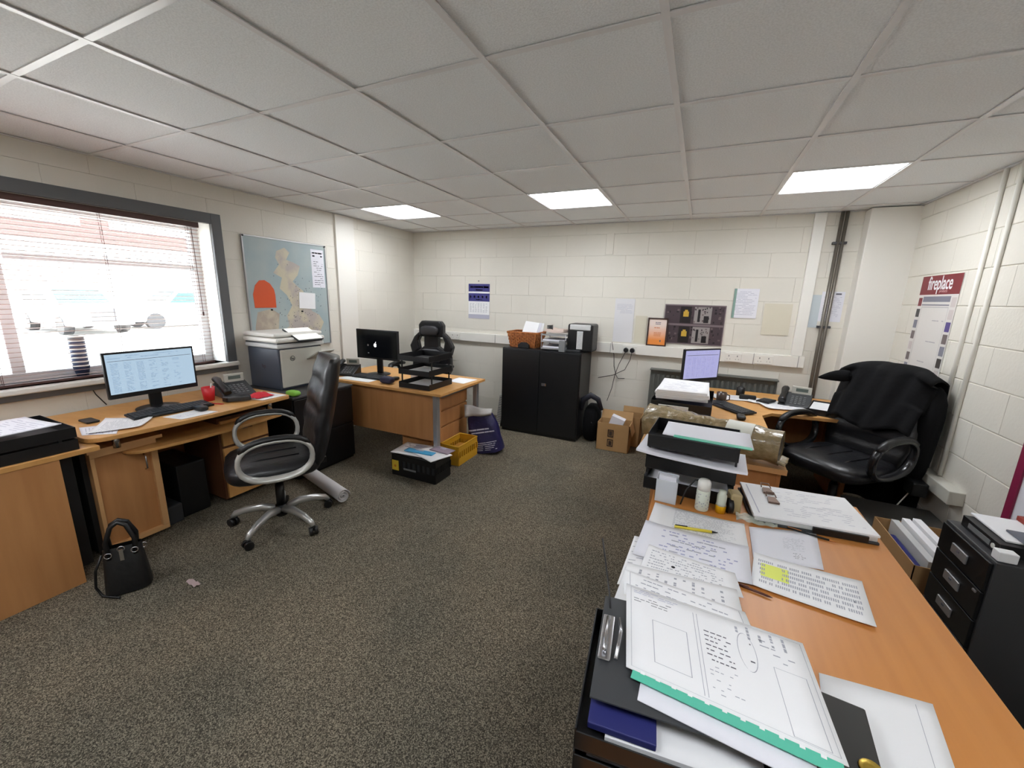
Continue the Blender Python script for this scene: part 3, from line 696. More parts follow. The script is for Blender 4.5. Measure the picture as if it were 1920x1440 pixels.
# ------------------------------------------------------------------ chairs
def swivel_base(t, R_=.31, mat=chrome, hub=.09, zc=.42, n0=.0, arm_h=.10):
    MB().cyl((0, 0, hub-.03), (0, 0, hub+.05), .035, n=14).cyl((0, 0, hub+.05), (0, 0, zc-.12), .027, n=14, mi=0).build('gas_column', plast_k, t)
    MB().cyl((0, 0, zc-.13), (0, 0, zc), .02, n=12).box(-.1, .1, -.12, .1, zc-.03, zc+.0).build('tilt_mechanism', plast_k, t)
    for k in range(5):
        a = n0+2*PI*k/5; c, s = math.cos(a), math.sin(a)
        pts = [(r_*c, r_*s, z) for r_, z in ((.02, hub+.015), (.12, hub+.035), (.22, hub+.02), (R_-.02, hub-.005), (R_, hub-.03))]
        MB().tube(pts, [.026, .026, .024, .021, .016], 8, sq=.9).build('base_leg', mat, t)
        w = MB(); x, y = R_*c, R_*s
        ax = V((-s, c, 0)).lerp(V((c, s, 0)), .35).normalized()
        w.cyl(V((x, y, .027))-ax*.026, V((x, y, .027))-ax*.006, .027, n=14).cyl(V((x, y, .027))+ax*.006, V((x, y, .027))+ax*.026, .027, n=14)
        w.cyl((x, y, .03), (x, y, hub-.025), .009, n=8); w.build('caster', plast_k, t)
def ring_arm(s, mat, pad, t, zc=.52, z1=.215, half=.17, x=.29, hgt=.125):
    """closed loop arm in the side plane: local front is -y"""
    def loop(a): # squarish ellipse: flat arched top, curved bottom
        c, s_ = math.cos(a), math.sin(a)
        return V((s*(x+.012*s_), -.02+half*1.15*math.copysign(abs(c)**.8, c), zc+.015+hgt*(math.copysign(abs(s_)**.85, s_))))
    pts = [loop(2*PI*k/28) for k in range(28)]
    MB().tube(pts, [.024+.008*max(0, -math.sin(2*PI*k/28)) for k in range(28)], 8, closed=True, sq=.6, up=(1, 0, 0)).build('armrest', mat, t)
    top = [loop(2*PI*k/28)+V((0, 0, .012)) for k in range(2, 13)]
    MB().tube(top, [.012]+[.02]*9+[.012], 8, sq=1.2).build('arm_pad', pad, t)
def padded_back(t, mat, w0=.5, h0=.68, z0=.50, y0=.24, lean=.13, ribs=4, name='backrest'):
    def fn(u, v, side):
        x = (u-.5)*w0*(1-.28*abs(v-.42)**1.5*2)
        z = z0+h0*v; th_ = .05*(math.sin(PI*u)**.5)*(math.sin(PI*min(1, v*.96+.02))**.35)+.012
        y = y0+lean*v**1.3 + .05*(2*(u-.5))**2*-1
        if side < 0: th_ *= 1+.35*abs(math.sin(PI*ribs*v))
        return V((x, y+side*th_, z))
    m = MB(); N, Q = 14, 26
    m.grid(lambda u, v: fn(u, v, -1), N, Q); m.grid(lambda u, v: fn(u, v, 1), N, Q)
    g0 = (N+1)*(Q+1)
    edge = list(range(N+1))+[j*(N+1)+N for j in range(1, Q+1)]+[Q*(N+1)+i for i in range(N-1, -1, -1)]+[j*(N+1) for j in range(Q-1, 0, -1)]
    for a, b_ in zip(edge, edge[1:]+edge[:1]): m.f.append([a, b_, b_+g0, a+g0]); m.sm.append(True); m.mi.append(0)
    return m.build(name, mat, t)
def exec_chair(label, loc, rz, arm_mat, base_mat, n0=0, zs=.47, arm_z=.55, bh=.68):
    t = thing('office_chair', label, 'chair', loc, rz)
    swivel_base(t, .31, base_mat, .09, zs-.05, n0)
    s = cushion(0, -.02, zs, .54, .54, .13, puff=.35).build('seat', leather, t)
    m = MB()
    for x in (-.13, 0, .13): m.tube([(x, -.24, zs+.045), (x, -.1, zs+.066), (x, .12, zs+.064)], .006, 6)
    m.build('seam', leather, s)
    padded_back(t, leather, .54, bh, zs+.0, .26, .14)
    BX(-.04, .04, .2, .30, zs-.07, zs-.03).build('back_bracket', plast_k, t)
    for sd in (-1, 1): ring_arm(sd, arm_mat, plast_k, t, arm_z, x=.31)
    return t
exec_chair('black leather office chair with silver loop arms at the window desk', (-2.46, 1.64, 0), math.radians(-30), M('pale_silver_arm', (196, 196, 192), .3, .35), M('pale_silver_leg', (190, 190, 188), .28, .6), .5, .46, .56)
c3 = exec_chair('black leather office chair with a dark jacket over its back by the corner desk', (1.0, 3.38, 0), math.radians(-47), M('glossy_black_arm', (30, 30, 32), .2), plast_k, .3, .50, .62, .56)
# jacket over the back (drapes over chair 3)
t = thing('jacket', 'black jacket draped over the back of the leather chair by the corner desk', 'jacket', (1.0, 3.38, 0), math.radians(-47))
def jk(u, v):
    rg = math.sin(u*17+v*4)*.012+math.sin(u*31-v*9)*.007
    wdt = .26+.02*math.sin(v*PI)
    x = (u-.5)*2*wdt
    # v: front hem -> over top -> back hem
    if v < .4:
        q = v/.4; z = .76+.39*q; y = .14+.14*q
    elif v < .55:
        q = (v-.4)/.15; z = 1.15+.035*math.sin(PI*q); y = .28+.19*q
    else:
        q = (v-.55)/.45; z = 1.15-1.02*q; y = .47+.02*math.sin(q*3)
    e_ = abs(2*(u-.5))
    z -= .07*e_**3*(1 if v > .2 else .3)
    y += rg+(.05*e_**3 if v < .4 else -.05*e_**3)
    if v < .4: z += .03*math.sin(u*9)*(1-v/.4)
    return V((x, y, z))
MB().grid(jk, 30, 44).build('body', fab_k, t, solid=.012)
def sleeve(pts, r): return MB().tube(pts, r, 10)
sleeve([(.22, .38, 1.08), (.27, .34, .98), (.28, .31, .8), (.28, .31, .6), (.27, .31, .42)], [.05, .075, .07, .06, .045]).build('sleeve', fab_k, t, sub=1)
sleeve([(-.22, .38, 1.08), (-.28, .38, .95), (-.28, .38, .75), (-.27, .38, .55)], [.05, .065, .06, .045]).build('sleeve', fab_k, t, sub=1)
MB().tube([(-.16, .24, 1.07), (-.25, .18, 1.06), (-.30, .15, 1.04), (-.335, .13, 1.03)], [.06, .045, .025, .004], 8, sq=.5).build('collar', fab_k, t, sub=1)
# gaming chair at far left
t = thing('gaming_chair', 'black winged gaming chair behind the far left desk', 'chair', (-3.03, 3.98, 0), math.radians(8))
swivel_base(t, .3, plast_k, .09, .42, .2)
cushion(0, -.03, .47, .52, .52, .12, puff=.35).build('seat', leather, t)
pb = MB(); half = [(.20, .50), (.27, .62), (.265, .78), (.30, .90), (.235, 1.03), (.175, 1.10), (.17, 1.20), (.13, 1.245)]
outl = half+[(-a, b_) for a, b_ in half[::-1]]
T = Matrix.Translation((0, .27, 0)) @ Matrix.Rotation(PI/2, 4, 'X')
# shell built as strips leaving two slots beside the neck
def strip(m, pts, z_=.05): m.prism(pts, -z_, z_, T=T)
m = MB()
strip(m, [(-.20, .50), (.20, .50), (.27, .62), (.265, .80), (.10, .92), (-.10, .92), (-.265, .80), (-.27, .62)])
strip(m, [(.265, .80), (.30, .92), (.235, 1.04), (.165, 1.10), (.15, 1.06), (.19, .98), (.17, .88)])
strip(m, [(-.265, .80), (-.17, .88), (-.19, .98), (-.15, 1.06), (-.165, 1.10), (-.235, 1.04), (-.30, .92)])
strip(m, [(-.10, .90), (.10, .90), (.095, 1.06), (-.095, 1.06)])
strip(m, [(-.165, 1.04), (.165, 1.04), (.17, 1.19), (.13, 1.24), (-.13, 1.24), (-.17, 1.19)])
m.build('backrest', leather, t, bevel=.018)
cushion(0, .20, 1.12, .24, .08, .13, puff=.5).build('head_pillow', M('grey_black_leather', (38, 38, 42), .4), t)
cushion(0, .205, .80, .30, .06, .18, puff=.5).build('centre_panel', M('dark_carbon_leather', (74, 74, 78), .45), t)
for s in (-1, 1):
    MB().tube([(s*.28, .10, .46), (s*.33, .08, .56), (s*.34, .0, .69), (s*.34, -.1, .71)], .02, 8).tube([(s*.34, .14, .70), (s*.345, 0, .725), (s*.34, -.16, .71), (s*.32, -.24, .64)], [.02, .03, .028, .018], 8, sq=1.2).build('armrest', plast_k, t)
# partial chair lower right
t = thing('office_chair', 'dark grey office chair partly hidden behind the near desk at the lower right', 'chair', (1.13, 1.06, 0), math.radians(-95))
swivel_base(t, .3, plast_k, .09, .42, .1)
cushion(0, 0, .46, .5, .5, .11, puff=.35).build('seat', M('olive_black_fabric', (40, 38, 30), .9), t)
for s in (-1, 1): MB().tube([(s*.26, .12, .62), (s*.27, 0, .635), (s*.265, -.15, .62)], [.035, .045, .03], 10, sq=.5).tube([(s*.27, 0, .62), (s*.27, .02, .5), (s*.2, .03, .42)], .014, 8).build('armrest', plast_dk, t)
padded_back(t, plast_dk, .46, .45, .58, .27, .06)

# ------------------------------------------------------------------ electronics
def monitor(label, x, y, rz, w_, h_, z0, zb, scr, tilt=0, apple=False):
    t = thing('monitor', label, 'monitor', (x, y, zb), rz)       # screen faces local -y
    zc = z0-zb
    hd = emp('head', (0, 0, 0)); hd.parent = t
    BX(-w_/2, w_/2, -.012, .012, zc, zc+h_).build('casing', plast_k, t, bevel=.003)
    BX(-w_/2+.012, w_/2-.012, -.0135, -.0115, zc+(.03 if not apple else .02), zc+h_-.012).build('screen', scr, t)
    bpy.data.objects.remove(hd)
    MB().box(-w_*.25, w_*.25, .012, .04, zc+.05, zc+h_-.06).build('rear_housing', plast_k, t, bevel=.01)
    BX(-.035, .035, .015, .035, .01, zc+.08).build('stand', plast_k, t, bevel=.004)
    MB().lathe([(.0, 0), (.12, 0), (.12, .006), (.03, .014), (0, .014)], 24).build('foot', plast_k, t)
    return t
SW = .47
# monitor 1 faces +x, slightly towards the camera
t = monitor('widescreen monitor showing a blue-white spreadsheet on the window desk', -3.30, 1.41, math.radians(88), .49, .295, .865, .761, screen_w)
m = MB(); P = lambda u, v: V((-.233+u*.466, -.0140, .104+.283-v*.25))
rect(m, P, .02, .98, .17, .18, 0); words(m, P, 2, .02, .9, .03, .13, .35, .6, (.02, .06), 1, 41)
for k in range(6): words(m, P, 22, .04+k*.14, .12+k*.14, .22, .97, .4, .9 if k < 3 else .5, (.02, .06), 1, 42+k)
m.build('print', [ink_d, M('screen_text_blue', (120, 140, 165), .5, emit=((110, 134, 160), .4))], t)
t = monitor('dark monitor with a white fruit emblem on the far left desk', -3.0, 3.2, math.radians(2), .535, .305, .89, .731, screen_k, apple=True)
wl_ = M('emblem_glow', (240, 240, 240), .5, emit=((230, 230, 230), .8))
m = MB()
pts = [(math.cos(a)*.019, math.sin(a)*.020) for a in [2*PI*k/24 for k in range(24)]]
pts = [(a if abs(b_) > .009 or a < 0 else .010+.9*abs(b_), b_) for a, b_ in pts]
for k in range(24): m.add([(-.02, -.0145, .305), (pts[k][0]-.02, -.0145, .305+pts[k][1]), (pts[(k+1) % 24][0]-.02, -.0145, .305+pts[(k+1) % 24][1])], [(0, 1, 2)])
m.add([(-.02, -.0145, .327), (-.012, -.0145, .331), (-.008, -.0145, .341), (-.017, -.0145, .337)], [(0, 1, 2, 3)])
MB().box(-.125, -.105, -.0145, -.014, .292, .312).build('icon', plast_g, t); MB().box(-.12, -.105, -.0145, -.014, .215, .225).build('icon', plast_lg, t)
m.build('emblem', wl_, t)
t = monitor('monitor with a pale violet screen on the corner desk', .055, 3.90, math.radians(47), .42, .29, .875, .731, screen_v)
m = MB(); P = lambda u, v: V((-.19+u*.38, -.0140, .144+.278-v*.25))
rect(m, P, .02, .98, .16, .175, 0); words(m, P, 2, .02, .9, .03, .13, .35, .6, (.02, .06), 1, 51)
for k in range(6): words(m, P, 20, .05+k*.15, .16+k*.15, .22, .97, .4, .8, (.03, .07), 1, 52+k)
m.build('print', [ink_d, M('screen_text_violet', (130, 130, 176), .5, emit=((116, 116, 160), .4))], t)
def keyboard(label, x, y, z, rz, w_=.44, d_=.145):
    t = thing('keyboard', label, 'keyboard', (x, y, z), rz)
    T = Matrix.Rotation(.06, 4, 'X')
    MB().box(-w_/2, w_/2, -d_/2, d_/2, .004, .018, T=T).build('body', plast_k, t, bevel=.004)
    m = MB()
    for r_ in range(6):
        yy = d_/2-.018-r_*.021; nk = 19
        for k in range(nk):
            if r_ == 5 and 3 < k < 9: continue
            xx = -w_/2+.012+k*(w_-.024)/nk
            m.box(xx+.001, xx+(w_-.024)/nk-.002, yy-.008, yy+.008, .018, .023, T=T)
    o = m.build('keys', plast_dk, t); o['kind'] = 'stuff'
    return t
keyboard('black keyboard in front of the spreadsheet monitor', -3.12, 1.40, .761, math.radians(86))
keyboard('black keyboard on the far left desk below the dark monitor', -2.93, 3.02, .732, math.radians(2), .40, .13)
keyboard('black keyboard beside the stacked paper tray on the corner desk', .30, 3.60, .732, math.radians(-52), .40, .15)
def phone(label, x, y, z, rz, tint=plast_dk):
    t = thing('desk_phone', label, 'phone', (x, y, z), rz)
    T = Matrix.Rotation(.35, 4, 'X')
    m = MB().prism([(-.09, 0), (.09, 0), (.09, .02), (-.09, .02)], 0, .0001)
    m = MB().add([(-.10, -.10, 0), (.12, -.10, 0), (.12, .09, 0), (-.10, .09, 0), (-.10, -.10, .02), (.12, -.10, .02), (.12, .09, .10), (-.10, .09, .10)],
                 [(0, 3, 2, 1), (4, 5, 6, 7), (0, 1, 5, 4), (1, 2, 6, 5), (2, 3, 7, 6), (3, 0, 4, 7)]); m.build('base', tint, t, bevel=.006)
    BX(-.03, .11, .02, .034, .10, .165).build('display_head', beige_pl, t, bevel=.004, loc=(0, .05, -.01))
    BX(0, .085, .018, .0215, .122, .15).build('display', M('lcd_grey', (96, 106, 100), .3), t, loc=(0, .05, -.01))
    m = MB()
    for i in range(4):
        for j in range(5):
            xx, yy = -.02+i*.028, -.075+j*.024; zz = .02+(yy+.10)*.42; m.box(xx, xx+.018, yy, yy+.014, zz, zz+.006)
    m.build('keypad', plast_g, t)
    m = MB().tube([(-.075, -.105, .045), (-.075, -.08, .062), (-.075, 0, .092), (-.075, .07, .122), (-.075, .10, .125)], [.022, .024, .017, .024, .022], 10, sq=1.2); m.build('handset', plast_k, t)
    return t
phone('dark grey desk phone at the far end of the window desk', -3.22, 1.86, .761, math.radians(80))
phone('black desk phone at the left end of the far left desk', -3.27, 3.02, .731, math.radians(20), plast_k)
phone('grey desk phone on the corner desk near the steel pipes', .80, 4.0, .731, math.radians(-15))
# printer
t = thing('printer', 'grey and cream multifunction printer on the black side cabinet', 'printer', (-3.60, 2.24, .72))
BX(0, .40, 0, .44, 0, .36).build('body', M('slate_printer_side', (66, 72, 84), .45), t, bevel=.012)
BX(.395, .415, .015, .425, .02, .35).build('front_panel', beige_pl, t, bevel=.008)
BX(-.01, .42, -.012, .455, .36, .40).build('waist', plast_lg, t, bevel=.012)
BX(-.005, .41, -.005, .445, .395, .41).build('scanner_gap', plast_dk, t)
BX(-.02, .43, -.02, .46, .41, .45).build('scanner', plast_w, t, bevel=.015)
BX(-.02, .40, -.02, .46, .455, .49).build('lid', plast_w, t, bevel=.018)
MB().box(0, .22, 0, .26, 0, .014, T=Matrix.Translation((.28, .14, .505)) @ Matrix.Rotation(.42, 4, 'Y')).build('control_screen_back', plast_dk, t, bevel=.004)
MB().box(.008, .212, .008, .252, .0145, .017, T=Matrix.Translation((.28, .14, .505)) @ Matrix.Rotation(.42, 4, 'Y')).build('control_screen', M('lit_control_screen', (220, 220, 210), .4, emit=((235, 235, 225), .35)), t)
MB().box(0, .19, 0, .17, 0, .012, T=Matrix.Translation((.41, .26, .24)) @ Matrix.Rotation(-.45, 4, 'Y')).build('output_tray', beige_pl, t, bevel=.004)
text('hp', .028, plast_dk, t, (.4165, .12, .27), (PI/2, 0, PI/2), name='logo')
MB().tube([(.417, .12+.021*math.cos(2*PI*k/20), .27+.021*math.sin(2*PI*k/20)) for k in range(20)], .0022, 6, closed=True).build('logo_ring', plast_dk, t)
text('hp', .05, M('dark_red_mark', (60, 34, 40), .5), t, (.2, -.0005, .2), (PI/2, 0, 0), name='logo')

# ------------------------------------------------------------------ letter trays
def tray_level(m, w_, d_, z, h_=.05, t_=.003, front=True):
    m.box(-w_/2, w_/2, -d_/2, d_/2, z, z+t_)
    m.box(-w_/2, -w_/2+t_, -d_/2, d_/2, z+t_, z+h_).box(w_/2-t_, w_/2, -d_/2, d_/2, z+t_, z+h_).box(-w_/2, w_/2, d_/2-t_, d_/2, z+t_, z+h_)
    if front: m.box(-w_/2, w_/2, -d_/2, -d_/2+t_, z+t_, z+h_*.85)
def letter_trays(label, x, y, z, rz, w_, d_, levels, pitch, mat=plast_k, name='letter_tray', wire=False, papers=True, h_=.05):
    t = thing(name, label, 'letter tray', (x, y, z), rz)
    for k in range(levels):
        m = MB(); tray_level(m, w_, d_, 0, h_); m.build('tray', mat, t, bevel=.001, loc=(0, 0, k*pitch))
    m = MB()
    for sx_ in (-1, 1):
        for sy_ in (-1, 1):
            for k in range(levels-1): m.box(sx_*(w_/2-.006)-.004, sx_*(w_/2-.006)+.004, sy_*d_*.38-.006, sy_*d_*.38+.006, k*pitch+h_, (k+1)*pitch)
    if levels > 1: m.build('spacers', mat, t)
    return t
# far left desk: three tiers
letter_trays('three-tier black letter tray on the right end of the far left desk', -2.26, 3.02, .731, math.radians(0), .34, .36, 3, .125, h_=.055)
for k in range(2): sheet('paper_stack', 'white papers lying in the %s tier of the far left desk tray' % ('bottom', 'middle')[k], [(-2.39, 2.87), (-2.13, 2.87), (-2.13, 3.17), (-2.39, 3.17)], .736+k*.125, th_=.02)
# near left
t = letter_trays('two stacked low black trays at the left frame edge', -3.07, .60, .731, math.radians(0), .42, .52, 2, .065, h_=.055)
for k in range(3):
    sheet('paper', ('bottom', 'middle', 'topmost')[k]+' loose pale sheet of the pile on the black trays at the left frame edge', [(-3.24+k*.02, .42+k*.03), (-2.90+k*.02, .44+k*.05), (-2.92+k*.02, .76+k*.03), (-3.24+k*.03, .74+k*.02)], .855+k*.006, pr=lambda m, P, k=k: words(m, P, 12, .1, .9, .1, .9, .3, .7, (.05, .2), 0, 60+k), mats=(lil,), th_=.004, mat=paper2, group='papers on the left tray', curl=.01)
# near desk far end trays (three tiers)
t = letter_trays('three-tier black letter tray at the far end of the near desk', .04, 1.93, .731, math.radians(-4), .36, .27, 3, .10, h_=.066)
sheet('paper_stack', 'white papers overhanging the middle tier at the far end of the near desk', [(-.19, 1.765, .02), (.245, 1.755, .0), (.255, 1.98, .0), (-.17, 2.0, .02)], .888, th_=.010, mat=paper2, curl=.012)
sheet('paper_stack', 'white papers in the bottom tier at the far end of the near desk', [(-.14, 1.82), (.20, 1.80), (.20, 1.98), (-.14, 2.0)], .745, th_=.012, mat=paper2)
o = sheet('plastic_wallet', 'clear wallet with green punched edge on the top tier beneath the wrapped roll', [(-.09, 1.80), (.255, 1.775), (.26, 1.99), (-.08, 2.01)], .999, th_=.003, mat=paper2)
MB().box(-.12, .172, -.008, .020, .003, .006).build('green_edge', green_tr, o, loc=(-.01, -.118, 0), rot=(0, 0, -.07))
# corner desk trays
t = letter_trays('black letter tray stack loaded with white paper on the corner desk', -.04, 3.28, .731, math.radians(-3), .40, .54, 2, .075, h_=.065)
for k in range(5):
    sheet('paper_stack', ('lowest', 'second lowest', 'middle', 'second from top', 'topmost')[k]+' white paper wad of the pile on the corner desk tray stack', [(-.23+random.uniform(-.01, .01), 3.04), (.12+random.uniform(-.01, .03), 3.06+random.uniform(-.01, .01)), (.13, 3.52), (-.21, 3.54)], .874+k*.013, th_=.012, mat=paper, group='papers on the corner desk tray', pr=(lambda m, P: words(m, P, 12, .1, .9, .1, .8, .3, .6, (.05, .2), 0, 65)) if k == 4 else None, mats=(lil,))
simple('label_strip', 'pale grey folder spine in the corner desk tray stack', 'folder', BX(-.20, .0, 2.992, 3.004, .812, .84), plast_lg)
# wrapped roll
t = thing('wrapped_roll', 'brown plastic-wrapped roll with a shipping label lying behind the letter tray', 'parcel', (.12, 2.50, .832), math.radians(-17))
wrap = M('crinkled_brown_wrap', (128, 112, 80), .22, bump=(38, .9, .01), var=(30, (150, 132, 98)), coat=.6)
m = MB(); N = 22
def tw(u, v):
    a = 2*PI*u; x = -.36+.72*v; r_ = .098*(1-.10*v)+.004*math.sin(a*5+v*9)+.004*math.sin(v*37+a*2)
    return V((x, r_*math.cos(a), r_*math.sin(a)))
m.grid(tw, 24, 30); m.lathe([(.0, 0), (.09, 0)], 24, T=Matrix.Translation((-.358, 0, 0)) @ Matrix.Rotation(PI/2, 4, 'Y')).lathe([(0, 0), (.085, 0)], 24, T=Matrix.Translation((.358, 0, 0)) @ Matrix.Rotation(PI/2, 4, 'Y'))
m.build('wrapping', wrap, t)
m = MB().grid(lambda u, v: V((.355+.04*u, (v-.5)*.14, -.06-.01*u+.008*math.sin(v*9))), 4, 8); m.build('wrap_tail', wrap, t, solid=.004)
def lb(u, v):
    a = .35+1.25*v; return V((.10+.13*u, -.101*math.cos(a), .101*math.sin(a)))
MB().grid(lb, 4, 8).build('shipping_label', M('label_paper', (214, 214, 204), .4), t)
m = MB()
for k in range(16):
    u = .12+k*.045
    if k in (8, 9): continue
    a0, a1 = .08, .24; m.add([lb(u, a0)*1.0+V((0, -.002, .001)), lb(u+.025, a0)+V((0, -.002, .001)), lb(u+.025, a1)+V((0, -.002, .001)), lb(u, a1)+V((0, -.002, .001))], [(0, 1, 2, 3)])
m.build('barcode', ink, t)

# ------------------------------------------------------------------ near desk papers
Z = .7312
def p_form(m, P):
    outline(m, P, .05, .95, .06, .93, .003, 0); words(m, P, 14, .08, .5, .1, .9, .3, .7, (.03, .08), 0, 71); words(m, P, 10, .55, .92, .15, .7, .3, .6, (.02, .06), 0, 72)
sheet('paper', 'printed sheet under the yellow pen on the near desk', [(-.082, 1.671), (.246, 1.655), (.245, 1.49), (-.095, 1.42)], Z+.002, pr=lambda m, P: words(m, P, 26, .25, .9, .08, .92, .35, .8, (.012, .03), 0, 73), mats=inks, curl=.006)
sheet('paper', 'sheet with handwritten notes below the yellow pen', [(-.10, 1.50), (.245, 1.485), (.235, 1.27), (-.115, 1.26)], Z+.006, pr=lambda m, P: (words(m, P, 9, .2, .9, .1, .9, .45, .5, (.01, .04), 2, 74), words(m, P, 5, .3, .8, .15, .9, .25, .5, (.03, .08), 0, 75)), mats=inks, mat=paper2, curl=.006)
sheet('paper', 'printed sheet with a black dot near the left desk edge', [(-.07, 1.335), (.19, 1.30), (.205, 1.19), (-.085, 1.16)], Z+.010, pr=lambda m, P: (words(m, P, 9, .06, .85, .1, .9, .4, .75, (.01, .03), 0, 76), m.lathe([(0, 0), (.0001, 0), (.006, 0)], 12, mi=1, T=Matrix.Translation(P(.33, .5)))), mats=inks, curl=.005)
sheet('paper', 'white sheet hanging over the left edge of the near desk', [(-.125, 1.385), (-.06, 1.39), (-.05, 1.12), (-.135, 1.10)], Z+.001, pr=lambda m, P: words(m, P, 14, .1, .9, .1, .9, .3, .5, (.1, .3), 0, 77), mats=inks)
sheet('paper', 'printed sheet lying right of the handwritten notes', [(.262, 1.652), (.489, 1.723), (.457, 1.47), (.255, 1.44)], Z+.001, pr=lambda m, P: (words(m, P, 14, .48, .8, .25, .62, .3, .7, (.01, .04), 0, 78, 'u'), words(m, P, 4, .6, .8, .68, .85, .3, .6, (.01, .04), 1, 79)), mats=inks, mat=paper2)
hl = M('yellow_highlighter', (222, 230, 110), .7)
def p_sp(m, P):
    rect(m, lambda u, v: P(u, v)-V((0, 0, .0003)), .08, .34, .26, .64, 3)
    for k in range(48): words(m, P, 6, .05+k*.0187, .062+k*.0187, .14, .86, .75, .85, (.01, .012), 0, 80+k)
    rect(m, P, .88, .89, .55, .6, 1)
sheet('spreadsheet_page', 'printed spreadsheet with a yellow highlighted block on the near desk', [(.259, 1.463), (.547, 1.447), (.519, 1.236), (.232, 1.275)], Z+.004, cat='paper', pr=p_sp, mats=(ink, ink_d, ink_b, hl), curl=.006)
sheet('paper', 'printed sheet under the spreadsheet corner', [(.19, 1.22), (.205, 1.02), (-.13, 1.0), (-.12, 1.2)], Z+.0135, pr=lambda m, P: words(m, P, 10, .1, .9, .1, .9, .4, .5, (.02, .06), 0, 90), mats=inks)
sheet('paper', 'white sheet at the lower right beside the black folder', [(.346, 1.012), (.553, 1.031), (.50, .72), (.30, .70)], Z, pr=lambda m, P: (words(m, P, 3, .3, .7, .62, .8, .25, .5, (.03, .07), 1, 91), rect(m, P, .84, .845, .05, .95, 0)), mats=inks)
# black folder, front trays
t = thing('document_folder', 'black folder lying under the big drawing sheet with a brass eyelet', 'folder', (.20, .83, .765))
BX(-.17, .185, -.16, .09, 0, .012).build('cover', M('black_folder_board', (46, 46, 44), .5), t, bevel=.004, rot=(0, 0, -.1))
MB().lathe([(.008, .012), (.018, .016), (.02, .013), (.012, .0125)], 18, T=Matrix.Translation((.163, -.065, 0))).build('eyelet', M('brass', (190, 160, 70), .3, .8), t)
t = letter_trays('black letter tray stack at the near left corner of the near desk', .04, .735, .731, math.radians(6), .35, .30, 2, .052, h_=.046)
simple('notebook', 'navy notebook edge showing in the near tray stack', 'notebook', MB().box(-.06, .06, -.12, .1, 0, .014, T=Matrix.Translation((-.055, .725, .800)) @ Matrix.Rotation(.1, 4, 'Z')), M('navy_cover', (40, 44, 104), .5), .002)
sheet('paper_stack', 'white papers inside the near tray stack', [(-.07, .60), (.19, .63), (.17, .86), (-.08, .84)], .788, th_=.01)
sheet('paper_stack', 'crumpled white papers in the bottom of the near tray stack', [(-.10, .60), (.16, .63), (.14, .84), (-.11, .82)], .736, th_=.012, mat=paper2)
t = thing('clipboard', 'black clipboard with a chrome clip on the near tray stack', 'clipboard', (-.01, .80, .833), math.radians(6))
BX(-.115, .20, -.16, .12, 0, .004).build('board', plast_dk, t, bevel=.001)
BX(-.112, -.085, -.075, .05, .004, .012).build('clip_plate', chrome, t, bevel=.003)
MB().tube([(-.098, -.06, .012), (-.10, -.058, .022), (-.10, .03, .022), (-.098, .035, .012)], .004, 8).tube([(-.075, -.07, .012), (-.07, 0, .02), (-.075, .045, .012)], .004, 8).build('clip_lever', chrome, t)
def p_big(m, P):
    outline(m, P, .16, .36, .38, .84, .004, 0); outline(m, P, .03, .98, .03, .97, .002, 0)
    words(m, P, 5, .05, .2, .62, .92, .3, .8, (.02, .05), 0, 101, 'v')
    for k in range(7): words(m, P, 1, .06+k*.0, .2, 0, 0, 1, 0)
    for k, (a, b_) in enumerate(((.03, .10), (.12, .22))): words(m, P, 3, .05, .33, a, b_, .3, .7, (.02, .05), 2 if k == 0 else 1, 103+k)
    words(m, P, 7, .46, .60, .25, .6, .3, .8, (.01, .03), 1, 106); words(m, P, 7, .46, .62, .62, .9, .25, .6, (.01, .03), 0, 107)
    rect(m, P, .43, .433, .1, .95, 0); rect(m, P, .41, .413, .1, .95, 0)
    ell = [(.68+.045*math.cos(2*PI*k/28), .34+.2*math.sin(2*PI*k/28)) for k in range(28)]
    for a, b_ in zip(ell, ell[1:]+ell[:1]):
        m.add([P(*a), P(*b_), P(b_[0]+.003, b_[1]+.004), P(a[0]+.003, a[1]+.004)], [(0, 1, 2, 3)], False, 0)
    words(m, P, 3, .65, .71, .2, .48, .2, .8, (.02, .05), 1, 108); outline(m, P, .80, .95, .40, .96, .003, 0); words(m, P, 4, .76, .93, .12, .36, .25, .6, (.02, .05), 0, 109)
ZB = .845
o = sheet('drawing_wallet', 'large printed plan in a clear wallet with green punched edge on the near tray stack', [(-.095, .965), (.285, .945), (.300, .69), (-.055, .715)], ZB, cat='wallet', pr=p_big, mats=inks, mat=paper, th_=.0015)
m = MB(); m.box(-.165, .17, -.030, 0, 0, .0012); m.build('green_edge', green_tr, o, loc=(.015, -.118, .0), rot=(0, 0, -.085))
for k in range(11): BX(-.15+k*.029, -.142+k*.029, -.012, -.006, .0012, .0018).build('punch_hole', paper, o, loc=(.015, -.118, .0), rot=(0, 0, -.085))

o = sheet('plastic_wallet', 'second white wallet with mint edge beneath the large plan', [(-.02, .90), (.28, .90), (.25, .635), (-.025, .66)], .838, cat='wallet', mat=paper2, th_=.0015)
sheet('paper', 'white drawing sheet on the heap above the large plan', [(-.11, 1.03), (.18, 1.0), (.20, .90), (-.095, .93)], .839, pr=lambda m, P: (words(m, P, 5, .1, .9, .1, .9, .3, .6, (.02, .05), 0, 111), outline(m, P, .05, .95, .05, .95, .004)), mats=inks, th_=.001)
simple('wire_loop', 'thin black wire sticking up beside the near tray stack', 'wire', MB().tube([(-.105, .84, .80), (-.125, .89, .86), (-.15, .95, .90), (-.175, 1.02, .92)], .0022, 6), plast_k)
